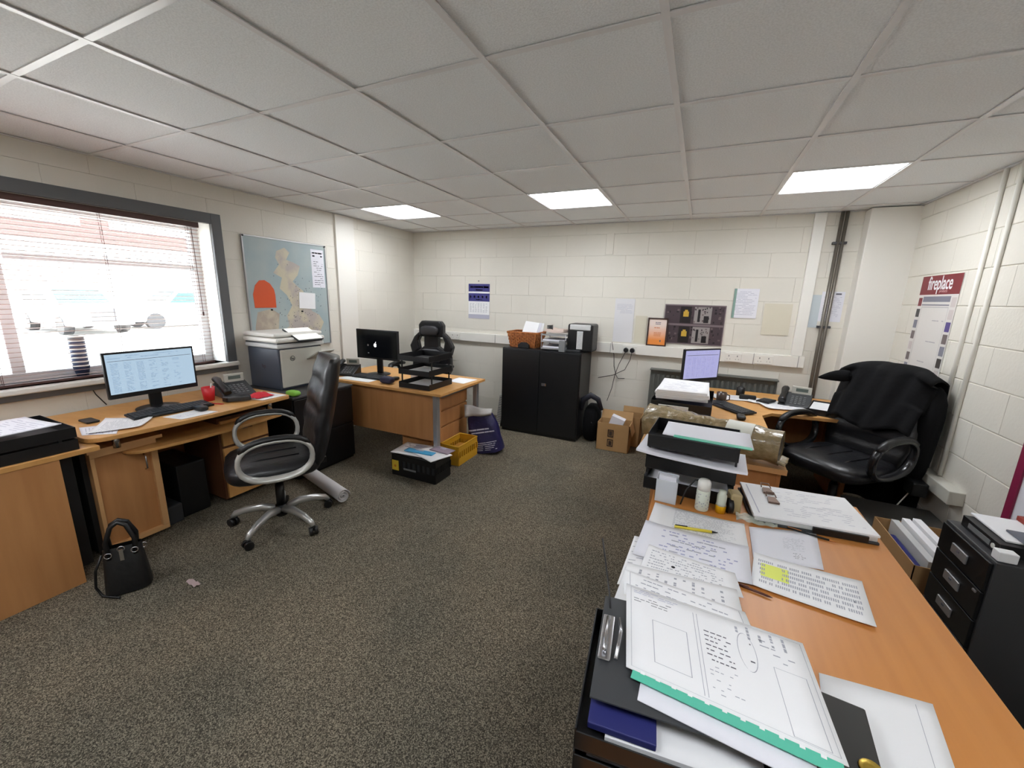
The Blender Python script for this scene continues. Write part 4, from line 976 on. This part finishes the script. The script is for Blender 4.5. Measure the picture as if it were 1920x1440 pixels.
# pens
def pen(label, a, b_, z, r_, mat, tip=None):
    a, b_ = V((a[0], a[1], 0)), V((b_[0], b_[1], 0)); d = b_-a; L_ = d.length; t = thing('pen', label, 'pen', (a.x, a.y, z+r_+.0005), math.atan2(d.y, d.x))
    MB().cyl((0, 0, 0), (L_*.86, 0, 0), r_, n=10).build('barrel', mat, t); MB().cyl((L_*.86, 0, 0), (L_, 0, 0), r_*.95, r_*.2, n=10).build('tip', tip or mat, t)
    MB().box(.002, L_*.3, -r_*.3, r_*.3, r_, r_*1.5).build('clip', tip or mat, t)
    return t
pen('yellow highlighter pen lying on the printed sheet', (.003, 1.503), (.150, 1.53), Z+.0055, .0055, M('yellow_pen', (222, 204, 66), .35), plast_k)
pen('thin black and copper pen near the clipboard pile', (.393, 1.706), (.539, 1.674), Z+.0015, .0035, plast_k, M('copper', (214, 140, 80), .3, .7))
pen('dark brown pen under the printed sheets at the desk centre', (.20, 1.262), (.285, 1.243), Z, .0035, M('dark_red_pen', (82, 44, 34), .4))
# clipboard pile on near desk
t = thing('binder_pile', 'thick pile of clipped papers with bulldog clips at the far right of the near desk', 'papers', (.46, 1.865, .731), math.radians(5))
BX(-.20, .205, -.155, .15, 0, .010).build('board', plast_dk, t, bevel=.003)
BX(-.19, .20, -.148, .15, .010, .026).build('papers_lower', plast_lg, t, bevel=.002)
BX(-.195, .205, -.150, .155, .027, .036).build('papers_upper', paper, t, bevel=.002)
m = MB(); P = lambda u, v: V((-.19+u*.39, .15-v*.295, .0366)); words(m, P, 14, .3, .95, .1, .9, .2, .5, (.02, .08), 0, 120); rect(m, P, .04, .05, .05, .95, 0); m.build('print', [lil], t)
m = MB()
for y in (-.03, .06):
    m.prism([(-.02, 0), (.02, 0), (.014, .05), (-.014, .05)], .037, .045, T=Matrix.Translation((-.1, y, 0))).tube([(-.118, y+.05, .045), (-.115, y+.08, .052), (-.085, y+.08, .052), (-.082, y+.05, .045)], .0025, 6)
m.build('bulldog_clip', M('bronze_clip', (120, 100, 90), .3, .7), t)
m = MB()
words(m, lambda u, v: V((.02+u*.14, -.1505-.006, .024-v*.012)), 1, 0, 1, .2, .9, .8, .9, (.06, .14), 0, 121); m.build('side_print', [paper], t)
BX(0, .17, -.158, -.150, .005, .028).build('spine', plast_k, t)
# bottles etc.
t = thing('spray_bottle', 'white cylindrical bottle standing before the letter tray', 'bottle', (.095, 1.715, .7315))
MB().lathe([(.0, 0), (.024, 0), (.026, .004), (.026, .085), (.024, .09)], 20).build('body', M('pale_bottle', (206, 212, 200), .4), t)
MB().lathe([(.025, .088), (.025, .12), (.02, .13), (0, .132)], 20).build('cap', plast_w, t)
m = MB()
for k in range(26):
    a = random.uniform(PI, 2*PI); z_ = random.uniform(.01, .075); m.box(-.002, .002, -.0268, -.0258, z_, z_+.004, T=Matrix.Rotation(a+PI/2, 4, 'Z'))
m.build('print', ink, t)
t = thing('glue_pot', 'small clear bottle with a yellow base before the letter tray', 'bottle', (.165, 1.725, .7315))
MB().lathe([(0, 0), (.019, 0), (.02, .03), (.02, .032)], 18).build('base', M('yellow_cap', (226, 172, 20), .4), t)
MB().lathe([(.02, .032), (.018, .04), (.018, .075), (.014, .082), (.014, .095), (0, .096)], 18).build('bottle', M('milky_plastic', (196, 200, 186), .35), t)
t = thing('tape_dispenser', 'tan and black tape dispenser beside the yellow-based bottle', 'tape dispenser', (.215, 1.75, .7315), .2)
BX(-.022, .022, -.02, .04, 0, .085).build('body', M('tan_plastic', (168, 150, 110), .5), t, bevel=.008)
MB().cyl((-.03, -.012, .032), (-.012, -.012, .032), .03, n=18).build('roll', plast_k, t)
t = thing('pen_holder', 'clear acrylic holder with small cards at the left of the letter tray', 'holder', (-.045, 1.72, .7315), -.05)
acr = M('clear_acrylic', (225, 230, 235), .08, alpha=.45)
m = MB().box(-.042, .042, -.02, -.018, 0, .10).box(-.042, -.04, -.02, .02, 0, .11).box(.04, .042, -.02, .02, 0, .11).box(-.042, .042, .018, .02, 0, .12).box(-.042, .042, -.02, .02, 0, .003); m.build('case', acr, t)
BX(-.034, .034, -.008, .012, .004, .115).build('cards', paper2, t)
simple('scissors_handle', 'black looped wire leaning between the holder and the bottle', 'wire', MB().tube([(.015, 1.70, .74), (.03, 1.72, .80), (.06, 1.745, .84), (.10, 1.75, .845)], .0035, 6), plast_k)
t = thing('plastic_bag', 'crumpled clear plastic film beside the clipped papers', 'plastic film', (.29, 1.70, .732))
MB().grid(lambda u, v: V(((u-.5)*.14, (v-.5)*.06, .006+.012*abs(math.sin(u*11+v*5)*math.cos(v*7-u*3)))), 16, 8).build('film', M('crumpled_film', (190, 196, 184), .2, alpha=.55), t)

# ------------------------------------------------------------------ corner desk items
t = thing('mug', 'dark brown mug on the corner desk beside the paper tray', 'mug', (.245, 3.78, .731))
MB().lathe([(0, 0), (.035, 0), (.038, .01), (.04, .09), (.036, .09), (.034, .012), (0, .012)], 20).build('cup', M('brown_mug', (60, 46, 38), .3), t)
MB().tube([(.036, 0, .075), (.06, 0, .07), (.062, 0, .035), (.036, 0, .02)], .005, 6).build('handle', MATS['brown_mug'], t)
simple('stapler', 'small black stapler between the mug and the phone on the corner desk', 'stapler', BX(.40, .53, 4.0, 4.04, .731, .775), plast_k, .01)
simple('pen_pot', 'small black pot at the back of the corner desk', 'pot', MB().lathe([(0, .731), (.035, .731), (.035, .81), (.03, .81), (.03, .735), (0, .735)], 16, c=(.42, 4.18)), plast_k)
for k, (x, y, a) in enumerate(((.33, 4.02, .2), (.62, 3.98, -.2), (.70, 3.86, .3))):
    c, s = math.cos(a), math.sin(a); q = [(x+dx*c-dy*s, y+dx*s+dy*c) for dx, dy in ((-.15, -.1), (.15, -.1), (.15, .1), (-.15, .1))]
    sheet('paper', ('loose papers behind the mug on the corner desk', 'white papers under the calculator on the corner desk', 'white sheet before the phone on the corner desk')[k], q, .7312+k*.003, pr=lambda m, P: words(m, P, 8, .1, .9, .1, .9, .3, .6, (.05, .15), 0, 130), mats=(lil,), curl=.012, th_=.003)
t = thing('calculator', 'black calculator lying on white papers on the corner desk', 'calculator', (.60, 3.97, .745), -.5)
BX(-.05, .05, -.08, .08, 0, .014).build('body', plast_k, t, bevel=.004); BX(-.04, .04, .045, .07, .014, .016).build('display', M('lcd_dark', (70, 76, 72), .3), t)
m = MB()
for i in range(4):
    for j in range(5): m.box(-.038+i*.021, -.022+i*.021, -.07+j*.021, -.055+j*.021, .014, .018)
m.build('keys', plast_dk, t)
simple('mouse', 'black mouse on the corner desk beside the keyboard', 'mouse', cushion(.36, 3.30, .748, .06, .10, .034), plast_k)
sheet('paper', 'small white notes beside the mouse on the corner desk', [(.18, 3.02), (.34, 2.98), (.38, 3.12), (.22, 3.16)], .7312, pr=lambda m, P: words(m, P, 6, .1, .9, .1, .9, .4, .6, (.1, .2), 0, 131), mats=inks)
t = thing('letter_tray', 'black tray with white sheets at the right end of the corner desk', 'letter tray', (1.02, 3.86, .731), -.3)
m = MB(); tray_level(m, .26, .33, 0, .055); m.build('tray', plast_k, t); BX(-.12, .12, -.15, .15, .004, .045).build('papers', paper, t)

# ------------------------------------------------------------------ window desk items
ZD = .7612
sheet('paper', 'upper white printed sheet left of the keyboard on the window desk', [(-2.98, .93), (-3.24, 1.11), (-3.04, 1.26), (-2.89, 1.13)], ZD+.003, pr=lambda m, P: words(m, P, 20, .1, .9, .1, .9, .3, .8, (.02, .06), 0, 140), mats=inks, curl=.012)
sheet('paper', 'lower white sheet overlapping the left end of the window desk', [(-3.0, .92), (-3.18, .97), (-3.08, 1.12), (-2.88, 1.02)], ZD, mat=paper2, pr=lambda m, P: words(m, P, 9, .1, .9, .1, .9, .3, .8, (.02, .06), 0, 141), mats=inks)
sheet('paper', 'sheet with scribbles in front of the keyboard', [(-3.02, 1.30), (-3.03, 1.50), (-2.86, 1.54), (-2.87, 1.33)], ZD, pr=lambda m, P: words(m, P, 5, .1, .6, .3, .7, .3, .8, (.02, .06), 2, 142), mats=inks)
sheet('paper', 'white papers beside the red cloth at the far end of the window desk', [(-3.1, 1.83), (-3.14, 2.03), (-2.88, 2.05), (-2.88, 1.86)], ZD+.001, th_=.004, mat=paper)
simple('mouse', 'black mouse on a sheet in front of the keyboard on the window desk', 'mouse', cushion(-2.98, 1.50, .779, .10, .06, .034), plast_k)
t = thing('red_cup', 'red plastic cup holding a pen beside the keyboard', 'cup', (-3.21, 1.68, .7612))
MB().lathe([(0, 0), (.033, 0), (.042, .10), (.038, .10), (.030, .006), (0, .006)], 20).build('cup', red_m, t)
MB().cyl((.0, .0, .01), (.03, .01, .13), .004, n=8).build('pen', plast_w, t)
t = thing('red_cloth', 'crumpled red cloth on papers at the far end of the window desk', 'cloth', (-3.0, 1.92, .767))
MB().grid(lambda u, v: V(((u-.5)*.14, (v-.5)*.15, .003+.028*math.sin(PI*u)*math.sin(PI*v)+.008*abs(math.sin(u*9)*math.cos(v*8)))), 14, 14).build('cloth', M('red_fabric', (198, 34, 50), .8), t)
simple('hole_punch', 'black hole punch on the window desk before the phone', 'hole punch', MB().chbox(-3.10, -3.03, 1.70, 1.80, ZD, ZD+.035, .01), plast_k, .006)
simple('stapler', 'black stapler between the cup and the red cloth', 'stapler', MB().box(-.07, .07, -.018, .018, 0, .035, T=Matrix.Translation((-3.0, 1.77, ZD+.0045)) @ Matrix.Rotation(1.0, 4, 'Z')), plast_dk, .008)
pen('red pen lying in front of the red cup', (-3.12, 1.62), (-3.0, 1.66), ZD, .004, red_m)
simple('phone_handset', 'dark mobile phone beside the papers on the window desk', 'mobile phone', MB().chbox(-3.34, -3.22, 1.02, 1.08, ZD, ZD+.01, .008), plast_k, .002)
simple('monitor_cable', 'thin black cable hanging behind the window desk monitor', 'cable', MB().tube([(-3.636, 1.20, .92), (-3.63, 1.22, .85), (-3.62, 1.26, .77)], .003, 6), plast_k)
simple('green_pouch', 'green pouch behind the office chair back beside the printer', 'pouch', cushion(-2.96, 2.17, .745, .12, .07, .045), M('lime_green', (120, 176, 60), .6))
# far left desk items
t = thing('storage_shelf', 'low black riser with clutter beside the dark monitor', 'riser', (-3.0, 3.28, .731))
simple('tissue_box', 'small white box beside the gaming chair on the far left desk', 'box', BX(-2.60, -2.50, 3.22, 3.28, .731, .80), paper2, .003)
bpy.data.objects.remove(t)
simple('dark_pouch', 'dark blue pouch in the middle of the far left desk', 'pouch', cushion(-2.62, 2.90, .765, .14, .08, .065), M('dark_blue_cloth', (44, 44, 70), .7))
sheet('paper', 'white sheet on the far right corner of the far left desk', [(-2.2, 3.28), (-2.0, 3.26), (-1.98, 3.5), (-2.2, 3.5)], .7315)
sheet('paper', 'pale papers under the keyboard on the far left desk', [(-3.2, 2.83), (-2.8, 2.84), (-2.8, 2.96), (-3.2, 2.95)], .7312)
simple('mouse', 'black mouse beside the dark blue pouch on the far left desk', 'mouse', cushion(-2.66, 3.05, .748, .06, .10, .034), plast_k)

# ------------------------------------------------------------------ on the black cupboard
zt_ = .996
t = thing('wicker_basket', 'orange wicker basket with papers on top of the black cupboard', 'basket', (-1.83, 4.40, zt_))
wk = M('orange_wicker', (186, 112, 52), .6, var=(60, (140, 78, 34)))
def bsk(s, h): return .155+.03*h/.17+s, .11+.03*h/.17+s
m = MB(); rows, H_ = 9, .17
for r_ in range(rows):
    z0_ = r_*H_/rows; z1_ = z0_+H_/rows*.86; a, b_ = bsk(0, z0_)
    for side in range(4):
        ln = 2*(a if side % 2 == 0 else b_); off = b_ if side % 2 == 0 else a; nn_ = 12 if side % 2 == 0 else 8
        for k in range(nn_):
            p0 = -ln/2+ln*k/nn_; p1 = p0+ln/nn_*.9; o_ = off+(.006 if (k+r_) % 2 else 0)
            T = Matrix.Rotation(side*PI/2, 4, 'Z'); m.box(p0, p1, -o_-.006, -o_, z0_, z1_, T=T)
w_ = m.build('weave', wk, t); 
a, b_ = bsk(0, H_); MB().tube([(-a, -b_, H_), (a, -b_, H_), (a, b_, H_), (-a, b_, H_)], .011, 8, closed=True).build('rim', wk, t)
BX(-.15, .15, -.105, .105, 0, .004).build('base', wk, t)
MB().box(-.15, .15, -.1, .1, .005, .15).build('liner', M('dark_weave', (96, 54, 26), .8), t)
for k in range(3):
    m = MB().box(-.09, .09, -.002, .002, 0, .20, T=Matrix.Rotation(-.5-.1*k, 4, 'X') @ Matrix.Rotation(.1-.1*k, 4, 'Y')); o = m.build('paper', (paper, paper2, paper)[k], None, loc=(-1.80+.03*k, 4.36+.03*k, zt_+.11)); tag(o, ('left front', 'middle', 'right rear')[k]+' white paper sticking out of the wicker basket', 'paper', 'papers in the wicker basket')
simple('black_stapler', 'black rounded tape dispenser before the wicker basket', 'tape dispenser', MB().prism([(-.07, 0), (.07, 0), (.065, .04), (.03, .065), (-.03, .065), (-.065, .04)], -.02, .02, T=Matrix.Translation((-1.79, 4.23, zt_)) @ Matrix.Rotation(PI/2, 4, 'X')), plast_k, .006)
t = thing('wire_letter_rack', 'grey three-tier letter rack on the black cupboard', 'letter rack', (-1.435, 4.36, zt_))
for k in range(3):
    m = MB().box(-.14, .14, -.15, .15, .012+k*.075, .016+k*.075).box(-.14, .14, -.153, -.149, .012+k*.075, .03+k*.075); m.build('tier', silver, t)
m = MB()
for s in (-1, 1):
    for y in (-.14, .14): m.cyl((s*.14, y, 0), (s*.14, y, .185), .005, n=6)
m.build('frame', silver, t); 
for k in range(2): BX(-.125, .125, -.14, .13, .017+k*.075, .045+k*.075).build('papers', paper2, t)
simple('grey_folder', 'grey upright folder at the right of the letter rack', 'folder', BX(-1.35, -1.285, 4.16, 4.20, zt_, zt_+.12), plast_g)
o = sheet('paper', 'pink and white papers piled on the letter rack', [(-1.55, 4.26), (-1.33, 4.24), (-1.30, 4.48), (-1.52, 4.5)], zt_+.187, th_=.03, mat=M('pinkish_paper', (216, 196, 186), .7), curl=.03)
simple('cable_bundle', 'small black and white cable bundle on the letter rack', 'cable', MB().tube([(-1.50+.03*math.cos(k*.9), 4.28+.03*math.sin(k*.9), zt_+.23+.002*k) for k in range(22)], .006, 6), plast_dk)
t = thing('paper_shredder', 'black upright office machine with a silver top on the black cupboard', 'shredder', (-1.155, 4.40, zt_))
BX(-.14, .14, -.13, .13, 0, .30).build('body', plast_k, t, bevel=.02)
BX(-.115, .115, -.136, -.10, .235, .295).build('top_panel', plast_lg, t, bevel=.01)
BX(-.03, .035, -.137, -.128, .03, .225).build('label_strip', plast_lg, t, bevel=.002)
BX(-.14, .02, -.17, -.13, .0, .02).build('front_lip', plast_dk, t, bevel=.004)
m = MB(); words(m, lambda u, v: V((-.022+u*.05, -.1378, .215-v*.17)), 14, 0, 1, 0, 1, .3, .8, (.1, .3), 0, 150); m.build('print', ink, t)

# ------------------------------------------------------------------ floor clutter
# boxes right of cupboard
t = thing('backpack', 'black rucksack standing between the black cupboard and the cardboard box', 'bag', (-.98, 4.38, 0))
cushion(0, 0, .20, .17, .30, .42, puff=.55).build('body', fab_k, t)
MB().tube([(-.10, -.12, .36), (-.08, -.14, .48), (0, -.14, .54), (.08, -.13, .50), (.12, -.1, .38)], [.02, .035, .035, .03, .02], 10, sq=.6).build('strap', M('blue_black_nylon', (30, 32, 44), .5), t)
def open_box(label, loc, rz, w_, d_, h_, mat=card, flap=.6):
    t = thing('cardboard_box', label, 'box', loc, rz); k_ = .004
    m = MB().box(-w_/2, w_/2, -d_/2, d_/2, 0, k_).box(-w_/2, w_/2, -d_/2, -d_/2+k_, 0, h_).box(-w_/2, w_/2, d_/2-k_, d_/2, 0, h_).box(-w_/2, -w_/2+k_, -d_/2, d_/2, 0, h_).box(w_/2-k_, w_/2, -d_/2, d_/2, 0, h_)
    m.build('carton', mat, t)
    fl = w_*.35
    if flap:
        MB().box(0, fl, -d_/2, d_/2, 0, k_, T=Matrix.Translation((w_/2, 0, h_)) @ Matrix.Rotation(flap, 4, 'Y')).build('flap', mat, t)
        MB().box(-w_/2, w_/2, 0, fl*.8, 0, k_, T=Matrix.Translation((0, d_/2, h_)) @ Matrix.Rotation(1.2, 4, 'X')).build('flap', mat, t)
    return t
t = open_box('open cardboard box with two dark printed symbols right of the black cupboard', (-.69, 4.19, 0), math.radians(0), .33, .20, .30, flap=1.3)
m = MB()
for z_ in (.05, .155):
    m.box(-.05, .01, -.1045, -.1005, z_+.07, z_+.08).box(-.05, .01, -.1045, -.1005, z_, z_+.01).box(-.05, -.042, -.1045, -.1005, z_, z_+.08).box(.002, .01, -.1045, -.1005, z_, z_+.08).box(-.035, -.005, -.1045, -.1005, z_+.015, z_+.06)
m.build('symbols', card_d, t)
tag(MB().box(-.12, .02, -.04, .05, .2, .32, T=Matrix.Rotation(.3, 4, 'Y')).build('paper', paper2, None, loc=(-.70, 4.19, .03)), 'white crumpled paper poking out of the symbol-printed cardboard box', 'paper')
open_box('second plain cardboard box behind the symbol-printed one by the back wall', (-.56, 4.45, 0), 0, .22, .22, .33, flap=1.2)
# leaning flat box left of cupboard
t = thing('flat_carton', 'thin white printed carton leaning against the left side of the black cupboard', 'box', (-2.13, 4.42, 0), .1)
MB().box(-.03, .03, -.17, .15, 0, .40, T=Matrix.Rotation(.12, 4, 'Y')).build('carton', M('off_white_card', (184, 184, 176), .6), t, bevel=.002)
m = MB(); words(m, lambda u, v: (Matrix.Rotation(.12, 4, 'Y') @ V((-.03+u*.06, -.1708, .38-v*.35))), 16, .05, 1, 0, 1, .5, .9, (.2, .5), 0, 160); m.build('print', ink_d, t)
# navy sack
t = thing('compost_sack', 'navy plastic sack with white lettering and folded top by the far left desk', 'sack', (-1.83, 3.47, 0), math.radians(12))
T = Matrix.Rotation(-.22, 4, 'Y')
def sk(u, v):
    a = 2*PI*u; wz = v; rx = (.17-.05*v**3)*(1+.03*math.sin(a*3+v*11)); ry = (.10-.06*v**2)*(1+.08*math.sin(a*4+v*7))
    return T @ V((rx*math.copysign(abs(math.cos(a))**.6, math.cos(a)), ry*math.copysign(abs(math.sin(a))**.6, math.sin(a)), .012+.40*v))
m = MB().grid(sk, 32, 18); m.build('sack', navy, t)
m = MB().grid(lambda u, v: T @ V(((u-.5)*.28-.01, -.03+.02*math.sin(u*7)+(v-.5)*.06, .40+.09*v*(1.3-u))), 10, 4); m.build('folded_top', M('grey_plastic_liner', (176, 172, 168), .5, bump=(20, .5, .01)), t, solid=.03)
lw_ = M('sack_lettering', (198, 198, 216), .5)
m = MB()
def skp(u, v): q = sk(.56+.36*u, .85-v*.8); return q+V((0, -.004, 0))
words(m, skp, 1, .1, .7, .26, .32, .9, 1, (.08, .14), 0, 161); words(m, skp, 1, .3, .9, .36, .41, .9, 1, (.08, .14), 0, 162); words(m, skp, 5, .15, .9, .68, .98, .45, .8, (.06, .14), 0, 163)
m.build('lettering', lw_, t)
def crate(label, loc, rz, w_, d_, h_, mat, slots=True):
    t = thing('plastic_crate', label, 'crate', loc, rz); k_ = .006
    m = MB().box(-w_/2, w_/2, -d_/2, d_/2, 0, k_)
    for s in (-1, 1):
        for z0_, z1_ in ((k_, h_*.4), (h_*.72, h_)):
            m.box(-w_/2, w_/2, s*d_/2-.003, s*d_/2+.003, z0_, z1_).box(s*w_/2-.003, s*w_/2+.003, -d_/2, d_/2, z0_, z1_)
        nb = 9
        for k in range(nb+1):
            x = -w_/2+w_*k/nb; m.box(x-.008, x+.008, s*d_/2-.003, s*d_/2+.003, h_*.4, h_*.72)
            y = -d_/2+d_*k/nb; m.box(s*w_/2-.003, s*w_/2+.003, y-.008, y+.008, h_*.4, h_*.72)
    m.build('shell', mat, t)
    MB().tube([(-w_/2, -d_/2, h_), (w_/2, -d_/2, h_), (w_/2, d_/2, h_), (-w_/2, d_/2, h_)], .008, 6, closed=True).build('rim', mat, t)
    return t
t = crate('black plastic crate with a yellow label, heaped with brochures, before the far left desk', (-2.09, 2.70, 0), math.radians(0), .46, .22, .20, plast_k)
BX(-.225, -.155, -.118, -.113, .05, .14).build('yellow_label', M('yellow_label', (220, 190, 60), .5), t)
BX(-.10, .03, -.118, -.113, .07, .085).build('grey_label', plast_g, t)
BX(-.21, .21, -.10, .10, .01, .15).build('contents', plast_dk, t)
MB().cyl((-.19, -.119, .09), (-.19, -.1175, .09), .012, n=10).build('label_mark', M('orange_mark', (200, 120, 40), .5), t)
blue_p = M('cyan_print', (70, 160, 206), .5)
for k, (x, y, z_, a, col) in enumerate(((-2.12, 2.72, .212, .1, paper), (-1.97, 2.69, .222, -.35, paper), (-2.07, 2.66, .230, .05, blue_p), (-1.92, 2.78, .232, -.1, M('violet_grey_cover', (150, 136, 150), .5)))):
    hw, hd = ((.21, .13), (.15, .11), (.14, .035), (.10, .055))[k]; c, s = math.cos(a), math.sin(a)
    q = [(x+dx*c-dy*s, y+dx*s+dy*c) for dx, dy in ((-hw, -hd), (hw, -hd), (hw, hd), (-hw, hd))]
    sheet('brochure', ('large white brochure on the black crate', 'white sheets slipping off the black crate', 'cyan-blue leaflet on the black crate', 'small mauve and white booklet on the black crate')[k], q, z_, cat='brochure', th_=.006, mat=col, pr=(lambda m, P: (words(m, P, 3, .1, .5, .55, .9, .4, .8, (.05, .1), 1, 170), rect(m, P, .3, .6, .6, .9, 0))) if k != 1 else None, mats=(lil, ink_d))
crate('yellow plastic crate behind the black crate', (-1.99, 3.17, 0), math.radians(0), .20, .34, .19, yellow_m)
simple('crate_contents', 'dark odds and ends inside the yellow crate', 'box', BX(-2.06, -1.92, 3.05, 3.29, .008, .12), M('amber_card', (170, 120, 40), .8), .01)
# paper roll on floor
t = thing('paper_roll', 'large grey-white paper roll lying on the carpet behind the office chair', 'roll', (-2.60, 2.10, .062), math.radians(-16))
m = MB()
spir = [((.055-.0012*k)*math.cos(k*.42), (.055-.0012*k)*math.sin(k*.42)) for k in range(40)]
m.grid(lambda u, v: V((-.33+.66*v, spir[int(u*39)][0], spir[int(u*39)][1])), 39, 4); m.build('roll', M('roll_paper', (196, 192, 192), .7), t, solid=.003)
MB().cyl((-.32, 0, 0), (.31, 0, 0), .012, n=10).build('core', ink_d, t)
# handbag
t = thing('handbag', 'black leather handbag with buckled handles standing on the carpet by the left desk', 'bag', (-2.60, .86, 0), math.radians(62))
def hb(u, v):
    a = 2*PI*u; rx = .092-.018*v; ry = .066-.045*v**2
    return V((rx*math.copysign(abs(math.cos(a))**.5, math.cos(a)), ry*math.copysign(abs(math.sin(a))**.6, math.sin(a)), .006+.245*v))
MB().grid(hb, 32, 12).prism([(.085*math.cos(2*PI*k/20), .06*math.sin(2*PI*k/20)) for k in range(20)], .004, .01).build('body', M('black_bag_leather', (9, 9, 12), .5, bump=(20, .4, .008)), t)
for s in (-1, 1): MB().tube([(-.05, s*.03, .20), (-.055, s*.032, .29), (-.03, s*.02, .365), (0, s*.015, .385), (.03, s*.02, .365), (.055, s*.032, .29), (.05, s*.03, .20)], .011, 8).build('handle', plast_k, t)
for (x, y, z_) in ((-.05, -.05, .23), (.05, -.05, .23), (.0, -.045, .25), (.08, 0, .22)): MB().tube([(x+.014*math.cos(2*PI*k/12), y, z_+.014*math.sin(2*PI*k/12)) for k in range(12)], .0025, 6, closed=True).build('buckle', chrome, t)
BX(-.008, .008, -.055, -.05, .19, .25).build('clasp', chrome, t)
MB().tube([(-.08, 0, .22), (-.11, -.02, .15), (-.12, -.02, .06), (-.10, -.03, .008), (-.03, -.09, .006)], .006, 6).build('shoulder_strap', plast_k, t)
# scraps
simple('paper_scrap', 'small torn foil scrap on the carpet beside the handbag', 'scrap', MB().grid(lambda u, v: V((-2.37+.09*u, 1.0+.03*v, .003+.012*abs(math.sin(u*7+v*3)))), 8, 3), M('pale_foil', (170, 150, 150), .4))
# right side: cabinets & boxes
t = thing('drawer_cabinet', 'dark grey multi-drawer cabinet with label holders against the right wall', 'cabinet', (1.10, 1.955, 0))
BX(0, .42, 0, .34, 0, .655).build('carcass', steel_gk, t, bevel=.004)
for k in range(5):
    d = BX(-.012, 0, .008, .332, .02+k*.126, .02+k*.126+.12).build('drawer', steel_k, t, bevel=.003)
    BX(-.020, -.012, .12, .225, .058+k*.126, .098+k*.126).build('label_holder', silver, d, bevel=.003)
    BX(-.022, -.020, .165, .18, .078+k*.126, .086+k*.126).build('label_mark', ink_d, d)
BX(-.016, -.0, .03, .05, .5, .508).build('lock', silver, t)
for k, (x0, x1, y0, y1, z0_, h_, mt, lb_) in enumerate(((1.13, 1.40, 2.02, 2.26, .657, .045, plast_k, 'thick black ring binder with a label, lowest on the drawer cabinet'), (1.16, 1.40, 2.05, 2.28, .703, .008, paper, 'white booklet on top of the black binder'), (1.20, 1.44, 1.97, 2.14, .712, .008, M('slate_cover', (92, 96, 108), .4), 'slate grey catalogue on top of the binder'), (1.30, 1.48, 2.18, 2.285, .712, .02, M('brick_red_cover', (150, 60, 52), .5), 'red covered book at the back of the drawer cabinet'))):
    o = BX(x0, x1, y0, y1, z0_, z0_+h_).build('book', mt, None, bevel=.002); tag(o, lb_, 'book')
    if k == 0:
        BX(x0-.002, x0, y0+.05, y0+.19, z0_+.012, z0_+.032).build('spine_label', plast_g, o); MB().cyl((x0-.003, y0+.03, z0_+.022), (x0, y0+.03, z0_+.022), .01, n=12).build('ring_hole', plast_w, o)
simple('note_block', 'small white note block at the front corner of the drawer cabinet', 'note block', BX(1.105, 1.16, 1.965, 2.005, .6565, .695), paper, .004)
t = thing('white_carton', 'white carton with faint print at the right frame edge on the cabinet', 'box', (1.36, 2.04, .7205))
BX(0, .14, -.06, .13, 0, .12).build('carton', paper2, t, bevel=.003)
m = MB(); words(m, lambda u, v: V((-.0006, .12-u*.17, .11-v*.09)), 4, 0, 1, 0, 1, .4, .7, (.1, .2), 0, 180); m.build('print', ink, t)
sheet('paper', 'white sheet lying across the carton at the right frame edge', [(1.28, 2.02), (1.51, 1.95), (1.51, 2.18), (1.30, 2.16)], .842, th_=.002)
bx = open_box('open cardboard box of brochures on the floor beside the drawer cabinet', (1.22, 2.62, 0), 0, .30, .50, .36, flap=0)
for k in range(4):
    o = BX(1.13+k*.045, 1.165+k*.045, 2.40, 2.83, .01, (.38, .40, .41, .35)[k]).build('catalogue', (plast_lg, paper, paper, M('dark_maroon_cover', (60, 40, 52), .5))[k], None, bevel=.002)
    tag(o, ('grey catalogue standing in the cardboard box nearest the desk', 'white catalogue standing second in the cardboard box', 'white catalogue standing third in the cardboard box', 'dark maroon catalogue at the wall side of the cardboard box')[k], 'catalogue')
simple('blue_packet', 'navy blue packet tucked in the cardboard box of catalogues', 'packet', BX(1.085, 1.12, 2.42, 2.72, .01, .34), M('navy_packet', (36, 42, 110), .35), .01)
t = thing('floor_box', 'flat grey steel box on the floor behind the cardboard box of brochures', 'box', (1.30, 3.13, 0))
BX(-.26, .215, -.22, .22, 0, .27).build('body', M('grey_steel_lid', (76, 75, 72), .5), t, bevel=.003)
